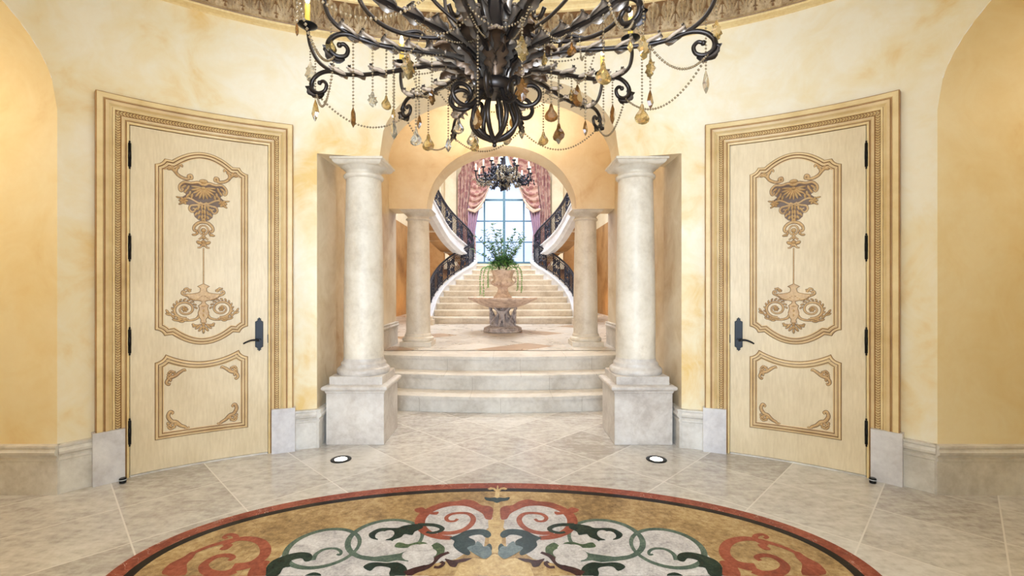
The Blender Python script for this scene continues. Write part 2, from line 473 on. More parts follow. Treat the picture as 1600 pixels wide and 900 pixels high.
# inner arch wall
fr = opening_pts(PX, 1.10, SOF-.015, .93, 2.0); bk = opening_pts(PX, 1.10, SOF-.015, .90, 2.0)
mb = MB()
for i in range(1, len(fr)-2):
    mb.add([(fr[i][0],Y2,fr[i][1]),(fr[i+1][0],Y2,fr[i+1][1]),(bk[i+1][0],Y3,bk[i+1][1]),(bk[i][0],Y3,bk[i][1])], [(0,1,2,3)], 1, 2 < i < len(fr)-4)
    for (P, yy, top) in ((fr,Y2,PCEIL),(bk,Y3,HZ)):
        a, b = P[i], P[i+1]
        mb.quad((a[0],yy,a[1]),(b[0],yy,b[1]),(b[0],yy,top),(a[0],yy,top))
for s_ in (-1,1):
    mb.quad((s_*PX,Y3,LZ-.2),(s_*HXW,Y3,LZ-.2),(s_*HXW,Y3,HZ),(s_*PX,Y3,HZ))
struct(mb, 'wall_arch', [M['tan'], M['soffit']], 'tan plaster wall with the inner round arch over the rear columns', 'wall')

# floors
mb = MB(); mb.quad((-5,-2.4,0),(5,-2.4,0),(5,6.6,0),(-5,6.6,0))
struct(mb, 'floor', M['floor'], 'diagonal travertine tile floor around the oval medallion', 'floor')
mb = MB(); mb.poly([(-PX,6.35),(PX,6.35),(PX,Y3-.02),(HXW,Y3-.02),(HXW,HY2),(-HXW,HY2),(-HXW,Y3-.02),(-PX,Y3-.02)], LZ)
struct(mb, 'floor_landing', M['landing'], 'polished stone landing floor with brown diamond insets under the fountain', 'floor')

# side passages (left/right niches)
for s_, nm in ((-1,'left'),(1,'right')):
    mb = MB(); XE = 4.8*s_
    rows = []
    prof = [(-SA,0),(-SA,SSP)] + [(-SA*cos(PI*i/30), SSP+SRI*sin(PI*i/30)) for i in range(1,30)] + [(SA,SSP),(SA,0)]
    for (dy, z) in prof:
        y = EY+dy; x = s_*EA*sqrt(1-(dy/EB)**2)
        rows.append([(x,y,z),(XE,y,z)])
    mb.grid(rows, 0, True, mfun=None)
    for i in range(len(prof)-1):
        (a, za), (b, zb_) = prof[i], prof[i+1]
    mb.quad((XE,EY-SA,0),(XE,EY+SA,0),(XE,EY+SA,3.6),(XE,EY-SA,3.6))
    o = struct(mb, 'wall_niche_'+nm, M['niche'], 'ochre plaster arched side passage at the %s edge' % nm, 'wall')
    for p in o.data.polygons: p.use_smooth = p.center.z > SSP
# entry vestibule behind the camera: side walls, vault, open doorway to the day
VY = -2.2; prof = [(-BX,0),(-BX,2.5)] + [(-BX*cos(PI*i/24), 2.5+.75*sin(PI*i/24)) for i in range(1,24)] + [(BX,2.5),(BX,0)]
mb = MB(); mb.grid([[(x, EY-EB*sqrt(1-(x/EA)**2), z),(x,VY,z)] for x, z in prof], 0, True)
struct(mb, 'wall_entry', M['wall'], 'cream plaster vaulted entry behind the viewer', 'wall')

# ceiling: shallow oval dome
def ring(w, z, n=96): return [E(2*PI*k/n - PI, w, z) if True else None for k in range(n)]
mb = MB(); rows = []
for (w, z) in ((.33,3.88),(.36,3.90),(.45,3.97),(.65,4.08),(.95,4.19),(1.3,4.27),(1.6,4.31),(1.9,4.33)):
    rows.append(ring(w, z))
mb.grid(rows, 0, True, closed_u=True); c0 = len(mb.v)
mb.add(rows[-1], [list(range(96))], 0, True)
struct(mb, 'ceiling', M['ceil'], 'olive painted oval ceiling above the chandelier', 'ceiling')

# cornice with carved acanthus cove
n = 720; mb = MB()
P1 = [(0,3.595),(.015,3.605),(.04,3.61),(.062,3.614),(.068,3.622),(.064,3.630),(.066,3.636),(.084,3.642),(.084,3.650),(.075,3.655)]
P3 = [(.255,3.795),(.275,3.80),(.275,3.815),(.295,3.83),(.325,3.84),(.335,3.85),(.335,3.885)]
for P in (P1, P3):
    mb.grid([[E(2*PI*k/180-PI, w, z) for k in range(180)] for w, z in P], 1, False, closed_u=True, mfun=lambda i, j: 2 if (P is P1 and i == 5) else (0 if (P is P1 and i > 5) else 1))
L = 2*s_of_t(PI-1e-6); NL = int(L/.125); dm = {}; H = 20; SUB = 20; rows = []
def leafh(fu, h):
    c = abs(fu-.5)*2
    top = .50+.47*sqrt(max(0,1-c*c))
    if h > top: return 0.0
    edge = min(1, (top-h)/.06)
    ang = math.atan2(c*.5, abs(h-.12)+.10)
    lobes = .22+.86*abs(cos(ang*6.2)) if h > .10 else .7
    mid = .35 if c < .10 else 0
    gap = min(1, (1-c)/.14)
    return .034*edge*gap*(lobes+mid)*(.55+.7*h)
for j in range(H+1):
    h = j/H; w = .075+.18*(1-cos(h*PI/2)*1.0); z = 3.655+.14*sin(h*PI/2)
    row = []
    for k in range(NL*SUB):
        fu = (k % SUB)/SUB; s_ = (k/(NL*SUB)-.5)*L
        d = leafh(fu, h)
        row.append(E(t_of_s(s_), w+d*.75, z-d*.7)); dm[(j,k)] = d
    rows.append(row)
mb.grid(rows, 0, True, closed_u=True, mfun=lambda i, j: 2 if dm[(i,j)] < .0100 else 0)  # darker brown where the leaf relief is lowest
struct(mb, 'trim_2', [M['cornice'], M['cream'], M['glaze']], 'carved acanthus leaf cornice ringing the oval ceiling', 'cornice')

# baseboards -------------------------------------------------------
BP = [(0.0,0),(.030,0),(.030,.225),(.036,.23),(.036,.245),(.030,.25),(.032,.262),(.048,.275),(.052,.292),(.046,.30),(.040,.312),(.046,.322),(.046,.335),(0,.335)]
def sweep_t(mb, t0, t1, prof, n, m=0):
    rows = [[E(t0+(t1-t0)*i/n, w, z) for w, z in prof] for i in range(n+1)]
    mb.grid(rows, m, False); mb.add(rows[0], [list(range(len(prof)))], m); mb.add(rows[-1], [list(range(len(prof)))], m)
def sweep_line(mb, stations, prof, m=0):
    """stations: (x, y, nx, ny, zoffset)"""
    rows = [[(x+nx*w, y+ny*w, z+dz) for w, z in prof] for x, y, nx, ny, dz in stations]
    mb.grid(rows, m, False); mb.add(rows[0], [list(range(len(prof)))], m); mb.add(rows[-1], [list(range(len(prof)))], m)
tD0 = t_of_s(SD-HW-CW-.02); tD1 = t_of_s(SD+HW+CW+.02)
for s_, nm in ((-1,'left'),(1,'right')):
    mir = s_ > 0
    mb = MB(); sweep_t(mb, tD1, -tJ, BP, 8)
    p = E(-tJ)
    sweep_line(mb, [(-JX,p.y-.03,1,0,0),(-JX,Y1,1,0,0)], BP)
    struct(mb, 'baseboard_front_'+nm, M['base'], 'short limestone baseboard between the %s door and the front pedestal' % nm, 'baseboard', mir)
    mb = MB(); sweep_t(mb, -tS0, tD0, BP, 10)
    p = E(-tS0)
    sweep_line(mb, [(p.x+.03,EY+SA,0,-1,0),(-4.8,EY+SA,0,-1,0)], BP)
    struct(mb, 'baseboard_'+nm, M['base'], 'limestone baseboard turning into the %s side passage' % nm, 'baseboard', mir)
    # raking baseboard in the passage
    mb = MB(); x = -PX
    st = [(Y1,0),(5.2,0),(5.85,.54),(Y3-.01,.54)]
    top = [(w, z) for w, z in BP if z >= .225]; top = [(0,.225)] + top
    sweep_line(mb, [(x,y,1,0,dz) for y, dz in st], top)
    mb.add([(x+.03,y,dz+.225) for y, dz in st] + [(x+.03,y,0) for y, dz in st], [(0,1,5,4),(1,2,6,5),(2,3,7,6)])
    mb.quad((x,Y3-.01,LZ),(x+.03,Y3-.01,LZ),(x+.03,Y3-.01,.765),(x,Y3-.01,.765))
    struct(mb, 'baseboard_passage_'+nm, M['base'], 'limestone baseboard raking up beside the steps on the %s' % nm, 'baseboard', mir)

# steps ------------------------------------------------------------
st = thing('entry_steps', (0,5.6,0), 'three broad curved limestone steps between the front pedestals', 'steps')
RAD = 6.4
def arc_pts(y0, hw=PX-.032, n=40, back=6.5):
    pts = []
    for i in range(n+1):
        x = -hw+2*hw*i/n; pts.append((x, y0+RAD-sqrt(RAD*RAD-x*x)))
    return pts + [(hw, back), (-hw, back)]
for k, (y0, z0, z1, b) in enumerate(((5.147,0,.177,5.95),(5.49,.177,.354,6.25),(5.80,.354,LZ,6.4))):
    mb = MB(); mb.prism(arc_pts(y0, back=b), z0, z1-.035, 0)
    mb.prism(arc_pts(y0-.022, back=b), z1-.035, z1-.006, 0); mb.prism(arc_pts(y0-.016, back=b), z1-.006, z1, 0)
    mb.build('step', M['step'], st)

# columns ----------------------------------------------------------
def column(x, y, label, front, group=None):
    t = thing('stone_column', (x,y,0 if front else LZ), label, 'column', group, 'thing')
    zb0 = 0 if front else LZ
    if front:
        mb = MB(); mb.sqloft(x, y, [(.253,0),(.256,.004),(.256,.455)]); mb.build('pedestal', M['ped'], t)
        mb = MB(); mb.sqloft(x, y, [(.256,.455),(.262,.462),(.266,.478),(.285,.490),(.290,.498),(.290,.512),(.284,.520),(.258,.530),(.240,.530)]); mb.build('pedestal_cap', M['ped'], t)
        zb0 = .53
    h = .236 if front else .232
    mb = MB(); mb.sqloft(x, y, [(h,zb0),(h,zb0+.068),(h-.004,zb0+.072)])
    tor = [(h-.002,.072),(h+.004,.085),(h+.006,.10),(h+.002,.118),(h-.012,.130),(h-.026,.134),(h-.028,.145),(h-.034,.150),(h-.030,.162),(h-.036,.175),(h-.046,.182),(.186,.19),(.182,.215)]
    mb.lathe([(r, zb0+z) for r, z in tor], x, y, 48, cap=False); mb.build('base', M['ped'] if front else M['col'], t)
    z0 = zb0+.215; z1 = 2.41; pr = []
    for i in range(15):
        f = i/14; r = .181-.022*max(0,(f-.25)/.75)**1.4; pr.append((r, z0+(z1-z0)*f))
    mb = MB(); mb.lathe(pr, x, y, 48, cap=False); mb.build('shaft', M['col'], t)
    mb = MB()
    cap = [(.159,2.405),(.175,2.412),(.182,2.425),(.182,2.437),(.174,2.447),(.160,2.452),(.160,2.478),(.170,2.482),(.172,2.490),(.182,2.494),(.186,2.502),(.205,2.514),(.214,2.520)]
    mb.lathe(cap, x, y, 48, cap=False)
    mb.sqloft(x, y, [(.188,2.512),(.205,2.520),(.216,2.532),(.222,2.548),(.236,2.552),(.236,SOF-.004 if front else SOF-.017)])
    mb.build('capital', M['col'], t)
    return t
column(-1.28, 4.345, 'pale stone column on a square pedestal left of the steps', True)
column(1.28, 4.345, 'pale stone column on a square pedestal right of the steps', True)
column(-1.27, 7.0, 'tan stone column on the landing behind the left pedestal column', False)
column(1.27, 7.0, 'tan stone column on the landing behind the right pedestal column', False)

# floor uplights, door stops ----------------------------------------
for s_, nm in ((-1,'left'),(1,'right')):
    x, y = s_*1.28, 3.74
    t = thing('floor_uplight', (x,y,0), 'round recessed floor uplight in front of the %s pedestal' % nm, 'floor light')
    mb = MB(); mb.lathe([(.082,.0),(.082,.003),(.078,.006),(.052,.006),(.048,.003)], x, y, 32, cap=False); mb.build('trim_ring', M['steel'], t)
    mb = MB(); mb.lathe([(.001,.0035),(.049,.0035)], x, y, 32, cap=False); mb.build('lens', M['uplight'], t)
    q = E(t_of_s(SD-HW-.05), .12)
    x, y = (q.x if s_ < 0 else -q.x), q.y
    t = thing('door_stop', (x,y,0), 'small black floor door stop by the hinges of the %s door' % nm, 'door stop')
    mb = MB(); mb.lathe([(.019,0),(.021,.004),(.021,.014),(.019,.017)], x, y, 20); mb.build('base', M['black'], t)
    mb = MB(); mb.lathe([(.017,.017),(.022,.019),(.022,.033),(.018,.037)], x, y, 20); mb.build('bumper', M['black'], t)
    mb = MB(); mb.lathe([(.0225,.022),(.0228,.0245),(.0225,.027)], x, y, 20, cap=False); mb.build('band', M['trimw'], t)
# ------------------------------------------------------------------ doors
def offset_closed(pts, d):
    """inward offset (pts counter-clockwise)"""
    n = len(pts); out = []
    for i in range(n):
        p0, p, p1 = Vector(pts[i-1]), Vector(pts[i]), Vector(pts[(i+1) % n])
        a = (p-p0).normalized(); b = (p1-p).normalized()
        na, nb = Vector((-a.y,a.x)), Vector((-b.y,b.x))
        m_ = na+nb
        if m_.length < 1e-6: m_ = na
        m_.normalize(); k = max(.45, m_.dot(na))
        out.append(p + m_*(d/k))
    return out
def ring_mould(mb, pts, prof):
    rows = [[(q.x, q.y, w) for q in offset_closed(pts, d)] for d, w, m in prof]
    ms = [m for d, w, m in prof]
    mb.grid(rows, 0, False, closed_u=True, mfun=lambda i, j: ms[i+1])
def arc3(p0, p1, sag, n):
    """points from p0 to p1 bulging by sag to the right of travel (exclusive of p1)"""
    p0, p1 = Vector(p0), Vector(p1); c = (p1-p0); nrm = Vector((c.y,-c.x)).normalized()
    return [tuple(p0 + c*f + nrm*sag*(1-(2*f-1)**2)) for f in [i/n for i in range(n)]]
def densify(pts, mx=.06):
    out = []
    for i in range(len(pts)):
        a, b = Vector(pts[i]), Vector(pts[(i+1) % len(pts)])
        k = max(1, int((b-a).length/mx))
        out += [tuple(a.lerp(b, j/k)) for j in range(k)]
    return out
def upper_outline():
    W = .312
    P = [(-W,1.074)] + arc3((-W+.0,1.074),(-.252,1.024),-.012,5)[1:] + [(-.252,1.024)]
    P += [(-.205,1.030)] + arc3((-.205,1.030),(.205,1.030),.088,24)[1:] + [(.205,1.030),(.252,1.024)]
    P += arc3((.252,1.024),(W,1.074),-.012,5)[1:] + [(W,1.074),(W,2.333)]
    P += arc3((W,2.333),(.252,2.383),-.012,5)[1:] + [(.252,2.383),(.205,2.379)]
    P += arc3((.205,2.379),(-.205,2.379),.092,24)[1:] + [(-.205,2.379),(-.252,2.383)]
    P += arc3((-.252,2.383),(-W,2.333),-.012,5)[1:] + [(-W,2.333)]
    return densify(P)
def lower_outline():
    W = .312
    P = [(-W,.237),(W,.237),(W,.826)]
    P += arc3((W,.826),(.245,.884),-.014,6)[1:] + arc3((.245,.884),(-.245,.884),-.074,24) + arc3((-.245,.884),(-W,.826),-.014,6) + [(-W,.826)]
    return densify(P)
PANEL_PROF = [(0,.0195,0),(.001,.0225,1),(.005,.027,1),(.007,.030,0),(.013,.0335,0),(.020,.034,0),(.024,.030,1),(.026,.026,1),(.031,.027,0),(.036,.031,0),(.043,.0305,0),(.046,.026,1),(.049,.0225,1),(.053,.0215,0),(.056,.020,0)]
W0 = .020
def uvtube(mb, pts, width, n=5, m=0, h=.8):
    P = [Vector((p[0],p[1])) for p in pts]; K = len(P); rows = []; dark = []
    for i, p in enumerate(P):
        d = (P[min(i+1,K-1)]-P[max(i-1,0)]); d = d.normalized() if d.length > 1e-9 else Vector((1,0))
        nrm = Vector((-d.y,d.x)); w = width(i/max(1,K-1)) if callable(width) else width
        rows.append([(p.x+nrm.x*w*a, p.y+nrm.y*w*a, W0+w*h*b) for a, b in ((-1,-.1),(-.75,.62),(0,1),(.75,.62),(1,-.1))])
    mb.grid(rows, m, True); mb.add(rows[0], [(0,1,2,3,4)], m); mb.add(rows[-1], [(4,3,2,1,0)], m)
    rows2 = [[(r[0][0]*1.0+(r[0][0]-r[2][0])*.28, r[0][1]+(r[0][1]-r[2][1])*.28, W0+.0008),(r[4][0]+(r[4][0]-r[2][0])*.28, r[4][1]+(r[4][1]-r[2][1])*.28, W0+.0008)] for r in rows]
    mb.grid(rows2, 1, False)  # flat dark brown rim, slightly wider than the carved piece
def lobe(mb, u, v, ru, rv, ang=0, h=.012, m=0):
    ca, sa = cos(ang), sin(ang); rows = []
    for i in range(4):
        a = i/3*PI/2
        rows.append([(u+(ru*cos(a)*cos(b)*ca - rv*cos(a)*sin(b)*sa), v+(ru*cos(a)*cos(b)*sa + rv*cos(a)*sin(b)*ca), W0+h*sin(a)) for b in [2*PI*k/12 for k in range(12)]])
    mb.grid(rows, m, True, closed_u=True)
    k = 1.0; e = .0022
    mb.add([(u+((ru+e)*cos(b)*ca-(rv+e)*sin(b)*sa), v+((ru+e)*cos(b)*sa+(rv+e)*sin(b)*ca), W0+.0009) for b in [2*PI*k/12 for k in range(12)]], [list(range(12))], 1)
def spiral(cx, cy, r0, r1, a0, a1, n=28):
    return [(cx+(r0+(r1-r0)*f)*cos(a0+(a1-a0)*f), cy+(r0+(r1-r0)*f)*sin(a0+(a1-a0)*f)) for f in [i/(n-1) for i in range(n)]]
def relief(mb, pts, h=.012, m=0):
    """filled raised outline, ccw (u,v)"""
    ins = offset_closed(pts, .004)
    rows = [[(p[0],p[1],W0-.001) for p in pts],[(p[0],p[1],W0+h*.6) for p in pts],[(p.x,p.y,W0+h) for p in ins]]
    mb.grid(rows, m, True, closed_u=True); mb.add(rows[-1], [list(range(len(pts)))], m)
    o = offset_closed(pts, -.002); mb.add([(p.x,p.y,W0+.0008) for p in o], [list(range(len(o)))], 1)

def cartouche(mb):
    K = lambda x, y: ((x-413)*.00088, 2.257-(y-310)*.00104)
    s = .00094
    bp = [(413,318),(452,336),(510,344),(560,346),(584,372),(560,410),(545,440),(585,468),(592,495),(560,512),(525,515),(512,560),(488,572),(482,600),(455,622),(413,634)]
    R = [K(x,y) for x, y in bp]; L_ = [(-u,v) for u, v in R[::-1]][1:-1]
    mb.add([(u,v,W0+.0005) for u, v in (R+L_)], [list(range(len(R+L_)))], 1)  # dark brown plate behind the cartouche pieces
    def both(fn):
        for sg in (1,-1): fn(sg)
    def P(sg, pts): return [(sg*K(x,y)[0], K(x,y)[1]) for x, y in pts]
    u, v = K(413,326); lobe(mb, u, v, 30*s, 17*s, 0, .016)
    u, v = K(413,352); lobe(mb, u, v, 22*s, 14*s, 0, .014)
    for i in range(11):                                  # shell
        a = PI*.93 + PI*1.14*(i+.5)/11; L_ = (82+10*sin(PI*(i+.5)/11))*s
        cu, cv = K(413,378); lobe(mb, cu+cos(a)*L_*.58, cv+sin(a)*L_*.62, L_*.50, 9.5*s, a, .014)
    u, v = K(413,380); lobe(mb, u, v, 20*s, 14*s, 0, .018)
    def half(sg):
        uvtube(mb, smooth_uv(P(sg, [(425,352),(455,338),(505,348),(555,345),(588,372),(592,402),(578,418),(566,402),(574,392)])), lambda t: (11-5*t)*s)
        for (x,y,a) in ((528,385,-70),(545,410,-60),(515,425,-80),(560,380,-40),(530,445,-60),(500,445,-80)):
            u, v = K(x,y); lobe(mb, sg*u, v, 22*s, 9*s, math.radians(a)*sg if sg>0 else PI-math.radians(a), .013)
        for k in range(6):
            a = k*PI/3; u, v = K(562,486); lobe(mb, sg*u+cos(a)*18*s, v+sin(a)*18*s, 15*s, 10*s, a, .014)
        u, v = K(562,486); lobe(mb, sg*u, v, 9*s, 9*s, 0, .018)
        u, v = K(598,465); lobe(mb, sg*u, v, 18*s, 6*s, .2*sg if sg>0 else PI-.2, .01)
        u, v = K(585,510); lobe(mb, sg*u, v, 14*s, 7*s, -.6 if sg>0 else PI+.6, .01)
        uvtube(mb, smooth_uv(P(sg, [(415,500),(455,492),(500,470),(530,462),(548,470)])), 8*s)
        uvtube(mb, smooth_uv(P(sg, [(440,505),(475,512),(510,520),(520,545),(500,566),(478,556),(480,540),(495,538)])), lambda t: (9-4*t)*s)
        uvtube(mb, smooth_uv(P(sg, [(370,520),(413,500),(440,486)])), 6*s)
        for (x,y,r,g) in ((424,525,22,-84),(450,530,22,-72),(472,545,20,-60),(422,560,22,-86),(446,566,20,-72),(468,580,18,-60),(424,596,20,-84),(446,602,18,-66),(420,622,16,-80)):
            u, v = K(x,y); lobe(mb, sg*u, v, r*s, 9*s, math.radians(g) if sg>0 else PI-math.radians(g), .013)
        uvtube(mb, smooth_uv(P(sg, [(413,636),(448,644),(478,668),(487,695),(474,710),(462,696)])), lambda t: (12-5*t)*s)
        uvtube(mb, smooth_uv(P(sg, [(413,662),(436,672),(448,698),(436,724),(413,738)])), 6*s)
        for (x,y,a) in ((472,735,40),(460,722,100),(486,738,0)):
            u, v = K(x,y); lobe(mb, sg*u, v, 14*s, 8*s, math.radians(a), .012)
        uvtube(mb, smooth_uv(P(sg, [(413,742),(432,760),(450,772)])), 6*s)
        u, v = K(446,796); lobe(mb, sg*u, v, 22*s, 14*s, .5*sg if sg>0 else PI-.5, .013)
        uvtube(mb, smooth_uv(P(sg, [(413,790),(425,815),(440,832),(460,834)])), lambda t: (9-4*t)*s)
    both(half)
    for (x,y,r) in ((413,700,18),(413,790,16)):
        u, v = K(x,y); lobe(mb, u, v, r*s, r*s, 0, .018)
    for (x,y) in ((413,725),(413,760),(413,815)):
        u, v = K(x,y); lobe(mb, u, v, 8*s, 13*s, 0, .013)
def smooth_uv(pts, k=5):
    return [(p.x,p.y) for p in smooth_path([(a,b,0) for a,b in pts], (len(pts)-1)*k+1)]

def urnwork(mb):
    K = lambda x, y: ((x-685)*.00077, 1.6466-y*.000905)
    s = .00084
    right = [(685,243),(700,250),(738,268),(722,276),(712,286),(716,312),(735,324),(785,332),(838,334),(826,352),(800,372),(760,388),(718,394),(700,400),(704,418),(730,436),(722,462),(734,500),(722,540),(706,560),(712,584),(685,590)]
    R = [K(x,y) for x, y in right]; Lf = [(-u,v) for u, v in R[::-1]][1:-1]
    relief(mb, (R+Lf)[::-1], .014)
    for sg in (1,-1):
        def P(pts): return [(sg*K(x,y)[0], K(x,y)[1]) for x, y in pts]
        uvtube(mb, smooth_uv(P([(800,350),(840,345),(868,330),(862,310),(842,314),(850,326)])), lambda t:(10-4*t)*s)
        uvtube(mb, smooth_uv(P([(800,318),(812,296),(830,282),(838,296)])), lambda t:(9-4*t)*s)
        for (x,y) in ((800,300),(820,305),(845,290)):
            u, v = K(x,y); lobe(mb, sg*u, v, 12*s, 7*s, .7, .012)
        for k in range(8):
            f = k/7; x = 700+f*125; y = 352+34*sin(PI*f)
            u, v = K(x,y); lobe(mb, sg*u, v, 10*s, 8*s, 0, .02)
        c = K(843,466); cu, cv = sg*c[0], c[1]
        a0 = -PI*.62 if sg > 0 else -PI*.38
        sp = [(cu+sg*(92-64*f)*s*cos(-PI*.55+PI*2*1.55*f), cv+(86-62*f)*s*sin(-PI*.55+PI*2*1.55*f)) for f in [i/46 for i in range(47)]]
        uvtube(mb, sp, lambda t:(11-5*t)*s)
        for k in range(6):
            a = k*PI/3; lobe(mb, cu+cos(a)*14*s, cv+sin(a)*14*s, 11*s, 8*s, a, .014)
        lobe(mb, cu, cv, 8*s, 8*s, 0, .018)
        for k in range(14):
            f = k/13; a = -PI*.55+PI*1.5*f; r = 100-14*f
            lobe(mb, cu+sg*r*s*cos(a), cv+r*s*sin(a), 15*s, 7*s, (a+.9) if sg>0 else PI-(a+.9), .012)
        uvtube(mb, smooth_uv(P([(722,520),(740,545),(780,560),(840,562),(900,548)])), lambda t:(11-4*t)*s)
        for (x,y,a) in ((940,530,50),(965,505,60),(990,480,60),(985,505,30),(900,562,10),(870,572,0),(930,555,25)):
            u, v = K(x,y); lobe(mb, sg*u, v, 20*s, 8*s, math.radians(a) if sg>0 else PI-math.radians(a), .012)
        for (x,y,a,r) in ((712,642,-55,26),(735,625,-40,26),(758,612,-20,22),(772,602,40,14),(722,610,-30,18)):
            u, v = K(x,y); lobe(mb, sg*u, v, r*s, 10*s, math.radians(a) if sg>0 else PI-math.radians(a), .013)
        uvtube(mb, smooth_uv(P([(700,470),(716,490),(704,520),(694,545)])), 7*s)
    for (x,y,rx,ry) in ((685,660,9,24),(685,625,12,20),(685,600,16,14),(685,480,14,20),(685,520,12,20),(685,440,26,10)):
        u, v = K(x,y); lobe(mb, u, v, rx*s, ry*s, 0, .02)

def sprig_top(mb, sg):
    K = lambda x, y: (sg*(x-413)*.00088, 2.257-(y-310)*.00104); s = .00094
    P = lambda pts: [K(x,y) for x, y in pts]
    uvtube(mb, smooth_uv(P([(520,318),(500,312),(506,290),(524,296),(526,318),(560,318),(600,300),(630,268),(668,248),(696,256),(690,268)])), lambda t:(7+4*sin(PI*t))*s)
    uvtube(mb, smooth_uv(P([(620,285),(612,250),(592,222),(574,224),(576,238)])), lambda t:(10-4*t)*s)
    uvtube(mb, smooth_uv(P([(625,275),(640,245),(660,222)])), lambda t:(8-3*t)*s)
    for (x,y,a) in ((600,240,100),(640,262,30),(665,262,-10),(648,236,60),(610,290,60)):
        u, v = K(x,y); lobe(mb, u, v, 15*s, 8*s, math.radians(a) if sg>0 else PI-math.radians(a), .012)
def sprig_low(mb, su, sv):
    """corner scroll of the lower panel; corner at (.245, .30/.75)"""
    cu = .243; cv = .305 if sv < 0 else .752
    def Q(a, b): return (su*(cu-a), cv - sv*b)      # a, b measured from the corner inwards
    P = lambda pts: [Q(a,b) for a, b in pts]
    if sv > 0:
        uvtube(mb, smooth_uv(P([(.125,.012),(.118,-.002),(.105,.004),(.085,.018),(.055,.042),(.02,.055),(.004,.085),(.018,.105),(.026,.09)])), lambda t:.005+.006*sin(PI*t))
    else:
        uvtube(mb, smooth_uv(P([(.150,.0),(.135,-.012),(.12,.002),(.09,.02),(.062,.05),(.035,.06),(.014,.10),(.026,.135),(.044,.125),(.036,.112)])), lambda t:.005+.007*sin(PI*t))
    uvtube(mb, smooth_uv(P([(.06,.04),(.05,.012),(.03,.0),(.018,.012)])), lambda t:.008-.003*t)
    uvtube(mb, smooth_uv(P([(.05,.05),(.02,.03),(.006,.02)])), lambda t:.008-.003*t)
    for (a,b,r,g) in ((.03,.022,.014,45),(.012,.044,.013,80),(.048,.010,.013,10),(.06,.028,.012,20),(.02,.01,.012,45),(.03,.07,.012,80)):
        u, v = Q(a,b); lobe(mb, u, v, r, .007, math.radians(g) if su*sv < 0 else -math.radians(g), .011)

